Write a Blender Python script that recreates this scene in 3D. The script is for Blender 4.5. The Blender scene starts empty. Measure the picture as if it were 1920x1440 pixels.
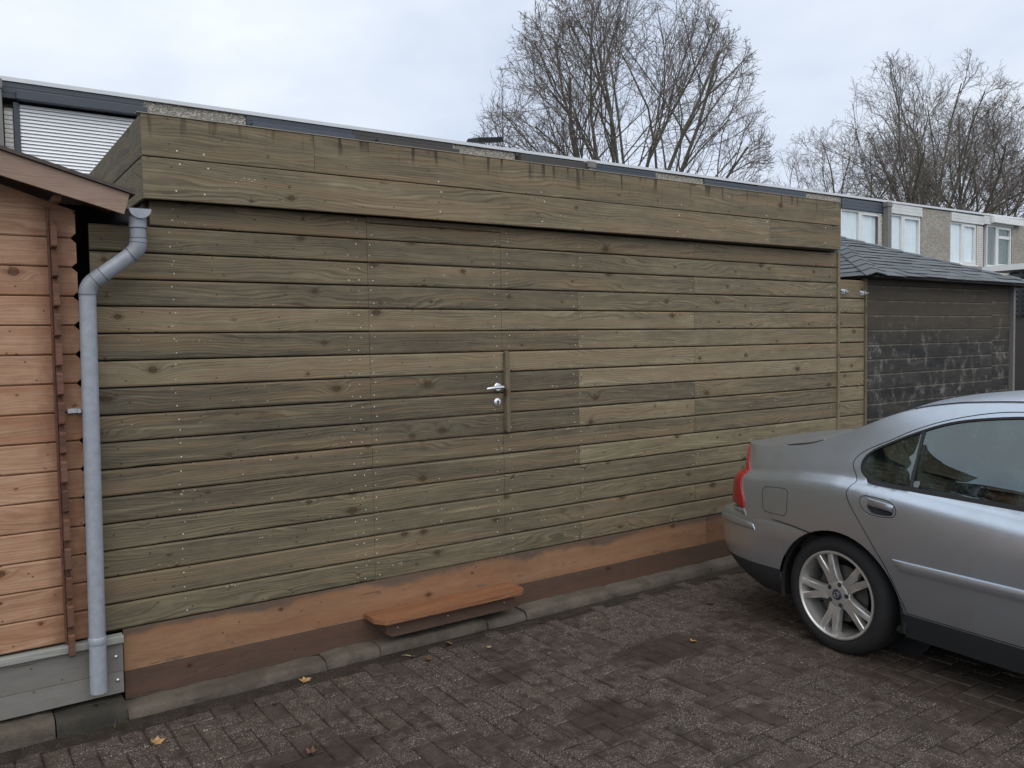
import bpy, math, random
import numpy as np
from mathutils import Vector, Matrix
from mathutils.geometry import delaunay_2d_cdt
random.seed(7)
R = math.radians
S = bpy.context.scene
COL = S.collection

# ------------------------------------------------------------------ camera
cam_d = bpy.data.cameras.new('camera'); cam = bpy.data.objects.new('camera', cam_d); COL.objects.link(cam)
CAM = Vector((-0.958, -4.263, 1.733))
yaw, pitch, roll = R(34.621), R(-2.884), R(-0.993)
fw = Vector((math.sin(yaw)*math.cos(pitch), math.cos(yaw)*math.cos(pitch), math.sin(pitch)))
r0 = Vector((math.cos(yaw), -math.sin(yaw), 0)); u0 = r0.cross(fw)
rr = r0*math.cos(roll) + u0*math.sin(roll); uu = -r0*math.sin(roll) + u0*math.cos(roll)
M = Matrix((rr, uu, -fw)).transposed().to_4x4(); M.translation = CAM
cam.matrix_world = M
cam_d.sensor_fit = 'HORIZONTAL'; cam_d.sensor_width = 36.0
cam_d.lens = 36.0*1553.2/1920.0
cam_d.clip_start = 0.05; cam_d.clip_end = 2000
S.camera = cam

# ------------------------------------------------------------------ world, sun, exposure
SUN_EL, SUN_AZ = R(52), R(205)
W = bpy.data.worlds.new('World'); S.world = W; W.use_nodes = True
wn = W.node_tree; wn.nodes.clear()
def N(t, k, **kw):
    n = t.nodes.new(k)
    for a, b in kw.items(): setattr(n, a, b)
    return n
out = N(wn, 'ShaderNodeOutputWorld')
sky = N(wn, 'ShaderNodeTexSky', sky_type='NISHITA', sun_disc=False, sun_elevation=SUN_EL, sun_rotation=SUN_AZ)
bs = N(wn, 'ShaderNodeBackground'); bs.inputs[1].default_value = 0.08
wn.links.new(sky.outputs[0], bs.inputs[0])
tc = N(wn, 'ShaderNodeTexCoord')
mp = N(wn, 'ShaderNodeMapping'); mp.inputs['Scale'].default_value = (1.0, 1.0, 2.2)
wn.links.new(tc.outputs['Generated'], mp.inputs[0])
nz = N(wn, 'ShaderNodeTexNoise'); nz.inputs['Scale'].default_value = 2.3; nz.inputs['Detail'].default_value = 5; nz.inputs['Roughness'].default_value = 0.5
nz.inputs['Distortion'].default_value = 0.3
wn.links.new(mp.outputs[0], nz.inputs['Vector'])
cr = N(wn, 'ShaderNodeValToRGB')
cr.color_ramp.elements[0].position = 0.34; cr.color_ramp.elements[0].color = (0.61, 0.69, 0.835, 1)
cr.color_ramp.elements[1].position = 0.66; cr.color_ramp.elements[1].color = (0.88, 0.935, 1.0, 1)
wn.links.new(nz.outputs[0], cr.inputs[0])
bc = N(wn, 'ShaderNodeBackground'); bc.inputs[1].default_value = 0.96
wn.links.new(cr.outputs[0], bc.inputs[0])
mx = N(wn, 'ShaderNodeMixShader'); mx.inputs[0].default_value = 0.94
wn.links.new(bs.outputs[0], mx.inputs[1]); wn.links.new(bc.outputs[0], mx.inputs[2]); wn.links.new(mx.outputs[0], out.inputs[0])
sd = bpy.data.lights.new('sun', 'SUN'); sd.energy = 1.5; sd.angle = R(75); sd.color = (1, 0.975, 0.94)
sun = bpy.data.objects.new('sun', sd); COL.objects.link(sun)
sdir = Vector((math.sin(SUN_AZ)*math.cos(SUN_EL), math.cos(SUN_AZ)*math.cos(SUN_EL), math.sin(SUN_EL)))
sun.rotation_euler = sdir.to_track_quat('Z', 'Y').to_euler(); sun.location = (0, -10, 20)
S.view_settings.view_transform = 'Standard'; S.view_settings.look = 'None'
S.view_settings.exposure = 0.22; S.view_settings.gamma = 1; S.view_settings.use_curve_mapping = False

# ------------------------------------------------------------------ mesh helpers
class MB:
    def __init__(s): s.v = []; s.f = []
    def add(s, vs, fs):
        o = len(s.v); s.v += [tuple(v) for v in vs]; s.f += [tuple(i+o for i in f) for f in fs]; return s
    def box(s, x0, x1, y0, y1, z0, z1, ch=0.0):
        if ch <= 0:
            return s.add([(x, y, z) for z in (z0, z1) for y in (y0, y1) for x in (x0, x1)],
                         [(0,2,3,1), (4,5,7,6), (0,1,5,4), (2,6,7,3), (0,4,6,2), (1,3,7,5)])
        vs = []; c = ch
        for z, a in ((z0, c), (z0+c, 0), (z1-c, 0), (z1, c)):
            vs += [(x0+a, y0+a, z), (x1-a, y0+a, z), (x1-a, y1-a, z), (x0+a, y1-a, z)]
        fs = [(3,2,1,0), (12,13,14,15)]
        for k in range(3):
            for i in range(4):
                j = (i+1) % 4; fs.append((k*4+i, k*4+j, k*4+4+j, k*4+4+i))
        return s.add(vs, fs)
    def prism(s, poly, fa, fb):            # poly of 2-tuples, fa/fb map them to 3-D
        n = len(poly); o = len(s.v)
        return s.add([fa(p) for p in poly]+[fb(p) for p in poly],
                     [tuple(range(n-1, -1, -1)), tuple(range(n, 2*n))]+[(i, (i+1) % n, n+(i+1) % n, n+i) for i in range(n)])
    def tube(s, pts, rad, n=8, caps=True):
        pts = [Vector(p) for p in pts]; rads = rad if isinstance(rad, (list, tuple)) else [rad]*len(pts)
        prev = None; vs = []; k = len(pts)
        for i, p in enumerate(pts):
            d = (pts[min(i+1, k-1)]-pts[max(i-1, 0)]).normalized()
            if prev is None: a = d.orthogonal().normalized()
            else:
                a = prev - d*prev.dot(d); a = a.normalized() if a.length > 1e-6 else d.orthogonal().normalized()
            prev = a; b = d.cross(a)
            for j in range(n):
                t = 2*math.pi*j/n; vs.append(p+(a*math.cos(t)+b*math.sin(t))*rads[i])
        fs = [(i*n+j, i*n+(j+1) % n, (i+1)*n+(j+1) % n, (i+1)*n+j) for i in range(k-1) for j in range(n)]
        if caps: fs += [tuple(range(n-1, -1, -1)), tuple((k-1)*n+j for j in range(n))]
        return s.add(vs, fs)
    def lathe(s, prof, M, n=32, closed=False):   # prof: (r, h) around local Z, placed by matrix M
        k = len(prof); vs = []
        for j in range(n):
            t = 2*math.pi*j/n
            for r_, h in prof: vs.append(M @ Vector((r_*math.cos(t), r_*math.sin(t), h)))
        fs = []
        for j in range(n):
            j2 = (j+1) % n
            for i in range(k if closed else k-1):
                i2 = (i+1) % k; fs.append((j*k+i, j2*k+i, j2*k+i2, j*k+i2))
        return s.add(vs, fs)
    def mesh(s, name):
        m = bpy.data.meshes.new(name); m.from_pydata(s.v, [], s.f); m.update(); return m
def obj(name, mb, mat, parent=None, loc=(0,0,0), smooth=False, **props):
    m = mb if isinstance(mb, bpy.types.Mesh) else mb.mesh(name)
    o = bpy.data.objects.new(name, m); COL.objects.link(o); o.location = loc
    if mat and not m.materials: m.materials.append(mat)
    if parent: o.parent = parent
    if smooth: shade(m, smooth if not isinstance(smooth, bool) else 35)
    for k, v in props.items(): o[k] = v
    return o
def shade(m, ang=35):
    m.polygons.foreach_set('use_smooth', [True]*len(m.polygons))
    m.set_sharp_from_angle(angle=R(ang))
def empty(name, loc=(0,0,0), rz=0, **props):
    o = bpy.data.objects.new(name, None); COL.objects.link(o); o.location = loc; o.rotation_euler = (0,0,rz)
    o.empty_display_size = 0.2
    for k, v in props.items(): o[k] = v
    return o
def fix_normals(mb):
    import bmesh
    m = mb.mesh('t'); b = bmesh.new(); b.from_mesh(m); bmesh.ops.recalc_face_normals(b, faces=b.faces); b.to_mesh(m); b.free(); return m

# ------------------------------------------------------------------ materials
def mat(name):
    m = bpy.data.materials.new(name); m.use_nodes = True; t = m.node_tree
    return m, t, t.nodes['Principled BSDF']
def L(t, a, b): t.links.new(a, b)
def math_(t, op, a, b=None, c=None, clamp=False):
    n = N(t, 'ShaderNodeMath', operation=op, use_clamp=clamp)
    for i, x in enumerate((a, b, c)):
        if x is None: continue
        if isinstance(x, (int, float)): n.inputs[i].default_value = x
        else: L(t, x, n.inputs[i])
    return n.outputs[0]
def sstep(t, x, a, b):
    n = N(t, 'ShaderNodeMapRange', interpolation_type='SMOOTHSTEP')
    L(t, x, n.inputs[0]); n.inputs[1].default_value = a; n.inputs[2].default_value = b
    return n.outputs[0]
def mixc(t, f, a, b, mode='MIX'):
    n = N(t, 'ShaderNodeMix', data_type='RGBA', blend_type=mode)
    for s_, x in ((n.inputs[0], f), (n.inputs[6], a), (n.inputs[7], b)):
        if isinstance(x, (int, float)): s_.default_value = x
        elif isinstance(x, tuple): s_.default_value = x if len(x) == 4 else x+(1,)
        else: L(t, x, s_)
    return n.outputs[2]
def comb(t, x, y, z):
    n = N(t, 'ShaderNodeCombineXYZ')
    for i, v in enumerate((x, y, z)):
        if isinstance(v, (int, float)): n.inputs[i].default_value = v
        else: L(t, v, n.inputs[i])
    return n.outputs[0]
def noise(t, vec, scale=1.0, detail=3.0, rough=0.5, dist=0.0):
    n = N(t, 'ShaderNodeTexNoise'); L(t, vec, n.inputs['Vector'])
    n.inputs['Scale'].default_value = scale; n.inputs['Detail'].default_value = detail
    n.inputs['Roughness'].default_value = rough; n.inputs['Distortion'].default_value = dist
    return n.outputs[0]
def voro(t, vec, scale=1.0, rnd=1.0):
    n = N(t, 'ShaderNodeTexVoronoi'); L(t, vec, n.inputs['Vector'])
    n.inputs['Scale'].default_value = scale; n.inputs['Randomness'].default_value = rnd
    return n
def attr(t, name):
    n = N(t, 'ShaderNodeAttribute', attribute_type='OBJECT', attribute_name=name); return n.outputs['Fac']
def bump(t, p, h, strength=0.3, dist=0.002):
    b = N(t, 'ShaderNodeBump'); b.inputs['Strength'].default_value = strength; b.inputs['Distance'].default_value = dist
    L(t, h, b.inputs['Height']); L(t, b.outputs[0], p.inputs['Normal']); return b
def objco(t):
    c = N(t, 'ShaderNodeTexCoord'); s_ = N(t, 'ShaderNodeSeparateXYZ'); L(t, c.outputs['Object'], s_.inputs[0])
    return c.outputs['Object'], s_.outputs[0], s_.outputs[1], s_.outputs[2]
def plain(name, col, rough=0.6, metal=0.0, var=0.12, scale=6.0, bmp=0.0, bscale=80.0, spec=0.5):
    m, t, p = mat(name); co = objco(t)[0]
    n1 = noise(t, co, scale, 5, 0.6)
    f = N(t, 'ShaderNodeMapRange'); L(t, n1, f.inputs[0]); f.inputs[1].default_value = 0.25; f.inputs[2].default_value = 0.75
    f.inputs[3].default_value = 1-var; f.inputs[4].default_value = 1+var
    L(t, mixc(t, 1.0, col, comb(t, f.outputs[0], f.outputs[0], f.outputs[0]), 'MULTIPLY'), p.inputs['Base Color'])
    p.inputs['Roughness'].default_value = rough; p.inputs['Metallic'].default_value = metal; p.inputs['Specular IOR Level'].default_value = spec
    if bmp: bump(t, p, noise(t, co, bscale, 4, 0.6), bmp)
    return m
def wood(name, dark, mid, light, warm, axis='x', knotd=1.0, ringc=0.85, flecks=0.0, stain=0.0, green=None, rough=0.75, bmp=0.35, gscale=1.0, grainc=0.95, dirt=0.0, redx=None):
    """softwood board: cathedral rings that bend round knots, fibre, tone per board"""
    m, t, p = mat(name); co, ox, oy, oz = objco(t)
    if axis == 'x': a, b = ox, math_(t, 'ADD', oz, oy)
    elif axis == 'y': a, b = oy, oz
    else: a, b = oz, ox
    seed = attr(t, 'seed'); tone = attr(t, 'tone'); hue = attr(t, 'hue')
    a2 = math_(t, 'ADD', a, math_(t, 'MULTIPLY', seed, 7.31)); b2 = math_(t, 'ADD', b, math_(t, 'MULTIPLY', seed, 3.17))
    def knots(fa, fb, off):
        vv = voro(t, comb(t, math_(t, 'MULTIPLY', a2, fa), math_(t, 'MULTIPLY', b2, fb), off), 1.0, 1.0)
        vv.voronoi_dimensions = '2D'
        sp = N(t, 'ShaderNodeSeparateXYZ'); L(t, vv.outputs['Position'], sp.inputs[0])
        da = math_(t, 'SUBTRACT', a2, math_(t, 'DIVIDE', sp.outputs[0], fa)); db = math_(t, 'SUBTRACT', b2, math_(t, 'DIVIDE', sp.outputs[1], fb))
        sc = N(t, 'ShaderNodeSeparateColor'); L(t, vv.outputs['Color'], sc.inputs[0])
        d = math_(t, 'SQRT', math_(t, 'ADD', math_(t, 'MULTIPLY', math_(t, 'MULTIPLY', da, da), 0.62), math_(t, 'MULTIPLY', db, db)))
        return d, sc.outputs[0], sc.outputs[1], db, da
    d, k1, k2, db, da = knots(3.0*knotd, 9.0, 0.3)
    wob = noise(t, comb(t, math_(t, 'MULTIPLY', a2, 60), math_(t, 'MULTIPLY', b2, 60), 0.0), 1, 2)
    d = math_(t, 'ADD', d, math_(t, 'MULTIPLY', math_(t, 'SUBTRACT', wob, 0.5), 0.010))
    kd = noise(t, comb(t, math_(t, 'MULTIPLY', a2, 0.7), seed, 4.0), 1, 2)
    has = sstep(t, math_(t, 'SUBTRACT', k1, math_(t, 'MULTIPLY', math_(t, 'SUBTRACT', kd, 0.42), 2.2)), 0.30, 0.34)
    rad = math_(t, 'ADD', 0.0034, math_(t, 'MULTIPLY', math_(t, 'MULTIPLY', k2, k2), 0.0135))
    q = math_(t, 'DIVIDE', d, rad)
    ex = math_(t, 'POWER', 2.718, math_(t, 'MULTIPLY', math_(t, 'MULTIPLY', q, q), -0.10))
    knot = math_(t, 'MULTIPLY', math_(t, 'SUBTRACT', 1.0, sstep(t, q, 0.88, 1.12)), has)
    halo = math_(t, 'MULTIPLY', math_(t, 'SUBTRACT', 1.0, sstep(t, q, 0.9, 3.0)), has)
    # growth ring field
    low = noise(t, comb(t, math_(t, 'MULTIPLY', a2, 0.85), math_(t, 'MULTIPLY', b2, 5.0), seed), 1, 2, 0.45)
    low2 = noise(t, comb(t, math_(t, 'MULTIPLY', a2, 5.0), math_(t, 'MULTIPLY', b2, 14.0), seed), 1, 2, 0.5)
    g = math_(t, 'ADD', math_(t, 'MULTIPLY', b2, 0.75), math_(t, 'MULTIPLY', low, 0.17))
    g = math_(t, 'ADD', g, math_(t, 'MULTIPLY', low2, 0.016))
    g = math_(t, 'ADD', g, math_(t, 'MULTIPLY', math_(t, 'MULTIPLY', ex, has), math_(t, 'MULTIPLY', rad, 1.6)))
    sw = math_(t, 'FRACT', math_(t, 'MULTIPLY', g, 92.0*gscale))
    ring = math_(t, 'MULTIPLY', math_(t, 'POWER', sw, 2.2), math_(t, 'SUBTRACT', 1.0, sstep(t, sw, 0.86, 1.0)))
    rmod = noise(t, comb(t, math_(t, 'MULTIPLY', a2, 2.2), math_(t, 'MULTIPLY', b2, 11.0), 4.0), 1, 2)
    ring = math_(t, 'MULTIPLY', ring, sstep(t, rmod, 0.22, 0.58))
    fib = noise(t, comb(t, math_(t, 'MULTIPLY', a2, 9.0), math_(t, 'MULTIPLY', b2, 420.0), 1.0), 1, 3, 0.6)
    big = noise(t, comb(t, math_(t, 'MULTIPLY', a2, 1.4), math_(t, 'MULTIPLY', b2, 9.0), 7.0), 1, 4, 0.6)
    blot = noise(t, comb(t, math_(t, 'MULTIPLY', a2, 9.0), math_(t, 'MULTIPLY', b2, 22.0), 9.0), 1, 4, 0.65)
    tn = math_(t, 'ADD', tone, math_(t, 'MULTIPLY', math_(t, 'SUBTRACT', big, 0.5), 0.6))
    tn = math_(t, 'ADD', tn, math_(t, 'MULTIPLY', math_(t, 'SUBTRACT', blot, 0.5), 0.5))
    gl_ = noise(t, comb(t, math_(t, 'MULTIPLY', a2, 1.6), math_(t, 'MULTIPLY', g, 150.0), 6.0), 1, 2, 0.6)
    tn = math_(t, 'ADD', tn, math_(t, 'MULTIPLY', math_(t, 'SUBTRACT', gl_, 0.5), grainc))
    tn = math_(t, 'ADD', tn, math_(t, 'MULTIPLY', math_(t, 'SUBTRACT', fib, 0.5), 0.5), clamp=True)
    ramp = N(t, 'ShaderNodeValToRGB'); L(t, tn, ramp.inputs[0]); e = ramp.color_ramp.elements
    e[0].position = 0.05; e[0].color = dark+(1,); e[1].position = 0.95; e[1].color = light+(1,)
    em = e.new(0.5); em.color = mid+(1,)
    c = ramp.outputs[0]
    wm = sstep(t, math_(t, 'ADD', noise(t, comb(t, math_(t, 'MULTIPLY', a2, 0.8), math_(t, 'MULTIPLY', b2, 16.0), 2.0), 1, 3), math_(t, 'MULTIPLY', hue, 0.22)), 0.56, 0.78)
    c = mixc(t, math_(t, 'MULTIPLY', wm, 0.5), c, warm)
    if green: c = mixc(t, math_(t, 'MULTIPLY', math_(t, 'SUBTRACT', 0.5, hue, clamp=True), 0.65), c, mixc(t, 1.0, c, green, 'MULTIPLY'))
    if flecks:                      # pale sapwood streaks
        sp2 = sstep(t, noise(t, comb(t, math_(t, 'MULTIPLY', a2, 0.9), math_(t, 'MULTIPLY', b2, 34.0), 11.0), 1, 3, 0.55), 0.60, 0.74)
        c = mixc(t, math_(t, 'MULTIPLY', sp2, 0.42), c, mixc(t, 1.0, light, (1.12, 1.16, 1.12), 'MULTIPLY'))
    c = mixc(t, math_(t, 'MULTIPLY', ring, ringc), c, mixc(t, 1.0, c, (0.42, 0.36, 0.30), 'MULTIPLY'))
    c = mixc(t, math_(t, 'MULTIPLY', halo, 0.55), c, mixc(t, 1.0, c, (0.62, 0.53, 0.45), 'MULTIPLY'))
    rim_ = math_(t, 'MULTIPLY', math_(t, 'MULTIPLY', sstep(t, q, 0.78, 0.98), math_(t, 'SUBTRACT', 1.0, sstep(t, q, 1.02, 1.28))), has)
    kr = math_(t, 'SINE', math_(t, 'MULTIPLY', q, 16.0))
    kc = mixc(t, math_(t, 'ADD', 0.5, math_(t, 'MULTIPLY', kr, 0.3)), mixc(t, 1.0, dark, (0.34, 0.27, 0.22), 'MULTIPLY'), mixc(t, 1.0, warm, (0.50, 0.44, 0.40), 'MULTIPLY'))
    c = mixc(t, math_(t, 'MULTIPLY', knot, 0.8), c, kc)
    c = mixc(t, math_(t, 'MULTIPLY', rim_, 0.75), c, mixc(t, 1.0, dark, (0.42, 0.36, 0.30), 'MULTIPLY'))
    # dark tails running out of the knots along the grain
    tail = math_(t, 'MULTIPLY', math_(t, 'SUBTRACT', 1.0, sstep(t, math_(t, 'ABSOLUTE', math_(t, 'DIVIDE', db, rad)), 0.25, 0.75)), math_(t, 'SUBTRACT', 1.0, sstep(t, math_(t, 'ABSOLUTE', math_(t, 'DIVIDE', da, rad)), 1.0, 5.0)))
    c = mixc(t, math_(t, 'MULTIPLY', math_(t, 'MULTIPLY', tail, has), math_(t, 'MULTIPLY', k2, 0.5)), c, mixc(t, 1.0, c, (0.45, 0.36, 0.28), 'MULTIPLY'))
    # small pin knots
    d_, k3, k4, _, _ = knots(5.5*knotd, 17.0, 5.3)
    pin = math_(t, 'MULTIPLY', math_(t, 'SUBTRACT', 1.0, sstep(t, d_, 0.0025, 0.0055)), sstep(t, k3, 0.60, 0.64))
    c = mixc(t, math_(t, 'MULTIPLY', pin, 0.75), c, mixc(t, 1.0, dark, (0.35, 0.28, 0.22), 'MULTIPLY'))
    # drying checks: short dark cracks along the grain
    ck = noise(t, comb(t, math_(t, 'MULTIPLY', a2, 3.2), math_(t, 'MULTIPLY', b2, 95.0), 3.0), 1, 1)
    ckm = noise(t, comb(t, math_(t, 'MULTIPLY', a2, 1.5), math_(t, 'MULTIPLY', b2, 12.0), 5.0), 1, 1)
    crack = math_(t, 'MULTIPLY', sstep(t, ck, 0.735, 0.76), sstep(t, ckm, 0.57, 0.62))
    c = mixc(t, math_(t, 'MULTIPLY', crack, 0.8), c, mixc(t, 1.0, dark, (0.25, 0.22, 0.2), 'MULTIPLY'))
    if redx is not None:            # reddish brown band beside the corner joint, with scattered blotches
        rx_ = math_(t, 'ABSOLUTE', math_(t, 'SUBTRACT', ox, redx)); rn_ = noise(t, comb(t, math_(t, 'MULTIPLY', a2, 14.0), math_(t, 'MULTIPLY', b2, 10.0), 2.0), 1, 4, 0.6)
        rm2 = math_(t, 'SUBTRACT', 1.0, sstep(t, math_(t, 'ADD', rx_, math_(t, 'MULTIPLY', math_(t, 'SUBTRACT', rn_, 0.5), 0.16)), 0.02, 0.13))
        bl2 = sstep(t, noise(t, comb(t, math_(t, 'MULTIPLY', a2, 5.0), math_(t, 'MULTIPLY', b2, 9.0), 7.0), 1, 4, 0.6), 0.58, 0.72)
        c = mixc(t, math_(t, 'MAXIMUM', math_(t, 'MULTIPLY', rm2, 0.6), math_(t, 'MULTIPLY', bl2, 0.3)), c, mixc(t, 1.0, dark, (0.85, 0.70, 0.62), 'MULTIPLY'))
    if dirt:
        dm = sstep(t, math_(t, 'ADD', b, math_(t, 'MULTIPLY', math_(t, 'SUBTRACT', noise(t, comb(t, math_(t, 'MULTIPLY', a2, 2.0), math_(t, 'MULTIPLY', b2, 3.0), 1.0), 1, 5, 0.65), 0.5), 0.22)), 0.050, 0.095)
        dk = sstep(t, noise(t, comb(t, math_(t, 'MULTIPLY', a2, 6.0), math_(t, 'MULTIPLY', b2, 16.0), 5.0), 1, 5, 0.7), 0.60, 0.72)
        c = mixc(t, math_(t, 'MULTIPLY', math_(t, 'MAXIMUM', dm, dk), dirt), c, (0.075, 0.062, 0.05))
    if stain:
        st = noise(t, comb(t, math_(t, 'MULTIPLY', a2, 26.0), math_(t, 'MULTIPLY', b, 2.2), 2.2), 1, 2, 0.4)
        stz = noise(t, comb(t, math_(t, 'MULTIPLY', a2, 7.0), 3.0, 0.0), 1, 2)
        up = sstep(t, math_(t, 'ADD', b, math_(t, 'MULTIPLY', math_(t, 'SUBTRACT', stz, 0.5), 0.34)), -0.02, 0.07)
        sm = math_(t, 'MULTIPLY', math_(t, 'MULTIPLY', sstep(t, st, 0.57, 0.66), up), attr(t, 'stain'))
        c = mixc(t, math_(t, 'MULTIPLY', sm, 0.85), c, mixc(t, 1.0, dark, (0.42, 0.36, 0.32), 'MULTIPLY'))
    if flecks:
        fl = voro(t, comb(t, math_(t, 'MULTIPLY', a2, 75.0), math_(t, 'MULTIPLY', b2, 150.0), 0.5))
        sc = N(t, 'ShaderNodeSeparateColor'); L(t, fl.outputs['Color'], sc.inputs[0])
        cl = noise(t, comb(t, math_(t, 'MULTIPLY', a2, 2.6), math_(t, 'MULTIPLY', b2, 24.0), 8.0), 1, 3, 0.6)
        fm = math_(t, 'MULTIPLY', math_(t, 'MULTIPLY', sstep(t, sc.outputs[0], 0.80, 0.82), sstep(t, cl, 0.625, 0.69)), math_(t, 'SUBTRACT', 1.0, sstep(t, fl.outputs['Distance'], 0.30, 0.42)))
        c = mixc(t, math_(t, 'MULTIPLY', fm, flecks), c, (0.62, 0.60, 0.54))
    L(t, c, p.inputs['Base Color'])
    p.inputs['Roughness'].default_value = rough; p.inputs['Specular IOR Level'].default_value = 0.35
    h = math_(t, 'SUBTRACT', math_(t, 'MULTIPLY', fib, 0.6), math_(t, 'ADD', math_(t, 'MULTIPLY', ring, 0.5), math_(t, 'MULTIPLY', crack, 2.0)))
    bump(t, p, h, bmp, 0.0015)
    return m
OL_D, OL_M, OL_L, OL_W = (0.079, 0.066, 0.045), (0.172, 0.142, 0.090), (0.315, 0.262, 0.166), (0.255, 0.172, 0.097)
m_olive = wood('treated_wood', OL_D, OL_M, OL_L, OL_W, flecks=0.75, green=(0.965, 1.03, 0.95))
m_fascia = wood('treated_fascia_wood', OL_D, OL_M, OL_L, OL_W, flecks=0.6, stain=1.0, knotd=0.75, green=(0.92, 1.05, 0.92), gscale=0.8)
m_oliveY = wood('treated_wood_return', OL_D, OL_M, OL_L, OL_W, axis='y', green=(0.9, 1.05, 0.95))
m_oliveZ = wood('treated_batten', OL_D, OL_M, OL_L, OL_W, axis='z', knotd=0.6)
m_cabin = wood('orange_stained_log', (0.18, 0.088, 0.050), (0.380, 0.218, 0.130), (0.52, 0.345, 0.228), (0.29, 0.125, 0.062), redx=1.79, ringc=0.35, rough=0.6, bmp=0.2)
m_cabinZ = wood('orange_stained_log_end', (0.075, 0.034, 0.022), (0.135, 0.064, 0.041), (0.25, 0.13, 0.085), (0.16, 0.068, 0.038), axis='x', ringc=0.4, rough=0.65)
m_barge = wood('pinkish_bargeboard', (0.165, 0.108, 0.080), (0.270, 0.184, 0.138), (0.37, 0.268, 0.208), (0.25, 0.155, 0.105), ringc=0.25, rough=0.6, bmp=0.2, knotd=0.5)
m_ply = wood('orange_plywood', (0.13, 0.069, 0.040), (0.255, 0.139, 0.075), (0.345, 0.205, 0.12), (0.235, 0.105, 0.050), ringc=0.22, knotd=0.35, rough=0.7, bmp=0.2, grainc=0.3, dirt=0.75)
m_brown = wood('brown_board', (0.050, 0.030, 0.021), (0.092, 0.054, 0.037), (0.130, 0.086, 0.062), (0.105, 0.054, 0.034), ringc=0.2, knotd=0.35, rough=0.7, bmp=0.2, grainc=0.3, dirt=0.4)
m_tread = wood('orange_tread', (0.10, 0.045, 0.023), (0.225, 0.098, 0.046), (0.31, 0.150, 0.075), (0.19, 0.07, 0.03), ringc=0.6, knotd=0.35, rough=0.55, dirt=0.5)
m_greyw = wood('grey_painted_board', (0.118, 0.111, 0.100), (0.175, 0.165, 0.148), (0.225, 0.214, 0.194), (0.17, 0.155, 0.13), ringc=0.10, grainc=0.3, knotd=0.3, rough=0.7, bmp=0.15)
m_ledge = wood('pale_grey_ledge', (0.20, 0.20, 0.18), (0.30, 0.30, 0.27), (0.38, 0.38, 0.34), (0.27, 0.26, 0.22), ringc=0.25, knotd=0.3, rough=0.7)
def darkshed():
    m, t, p = mat('blackened_wood'); co, ox, oy, oz = objco(t); seed = attr(t, 'seed')
    a2 = math_(t, 'ADD', ox, math_(t, 'MULTIPLY', seed, 0.37))
    fib = noise(t, comb(t, math_(t, 'MULTIPLY', a2, 6.0), math_(t, 'MULTIPLY', oz, 160.0), seed), 1, 3, 0.6)
    big = noise(t, comb(t, math_(t, 'MULTIPLY', a2, 2.2), math_(t, 'MULTIPLY', oz, 9.0), math_(t, 'MULTIPLY', seed, 0.25)), 1, 6, 0.7)
    geo = N(t, 'ShaderNodeNewGeometry'); ps = N(t, 'ShaderNodeSeparateXYZ'); L(t, geo.outputs['Position'], ps.inputs[0])
    hi = ps.outputs[2]
    c = mixc(t, sstep(t, big, 0.35, 0.70), (0.009, 0.0088, 0.0088), (0.042, 0.037, 0.031))
    brown = math_(t, 'MULTIPLY', sstep(t, hi, 1.55, 1.95), 0.55)
    c = mixc(t, brown, c, mixc(t, fib, (0.045, 0.034, 0.022), (0.115, 0.088, 0.055)))
    pe = noise(t, comb(t, math_(t, 'MULTIPLY', ps.outputs[0], 9.0), math_(t, 'MULTIPLY', hi, 7.0), 1.7), 1, 6, 0.72)
    band = math_(t, 'MULTIPLY', sstep(t, hi, 0.75, 1.25), math_(t, 'SUBTRACT', 1.0, sstep(t, hi, 1.62, 1.95)))
    pm = sstep(t, math_(t, 'ADD', pe, math_(t, 'MULTIPLY', band, 0.07)), 0.585, 0.78)
    c = mixc(t, math_(t, 'MULTIPLY', pm, 0.75), c, mixc(t, fib, (0.11, 0.102, 0.09), (0.30, 0.275, 0.24)))
    edge = sstep(t, math_(t, 'ADD', oz, math_(t, 'MULTIPLY', math_(t, 'SUBTRACT', pe, 0.5), 0.06)), 0.048, 0.062)
    str_ = sstep(t, noise(t, comb(t, math_(t, 'MULTIPLY', ps.outputs[0], 1.3), math_(t, 'MULTIPLY', hi, 26.0), 3.0), 1, 4, 0.6), 0.56, 0.76)
    c = mixc(t, math_(t, 'MULTIPLY', str_, 0.40), c, (0.13, 0.115, 0.095))
    c = mixc(t, math_(t, 'MULTIPLY', edge, 0.5), c, (0.19, 0.168, 0.135))
    L(t, c, p.inputs['Base Color']); p.inputs['Roughness'].default_value = 0.8
    bump(t, p, math_(t, 'ADD', fib, math_(t, 'MULTIPLY', pm, 0.6)), 0.35)
    return m
m_dark = darkshed()
DARK_PATCHES = [(0.30, -0.98, 0.36, 0.17), (2.35, -0.98, 0.42, 0.22), (1.41, -0.74, 0.22, 0.10), (1.50, -1.42, 0.26, 0.20)]
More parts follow.
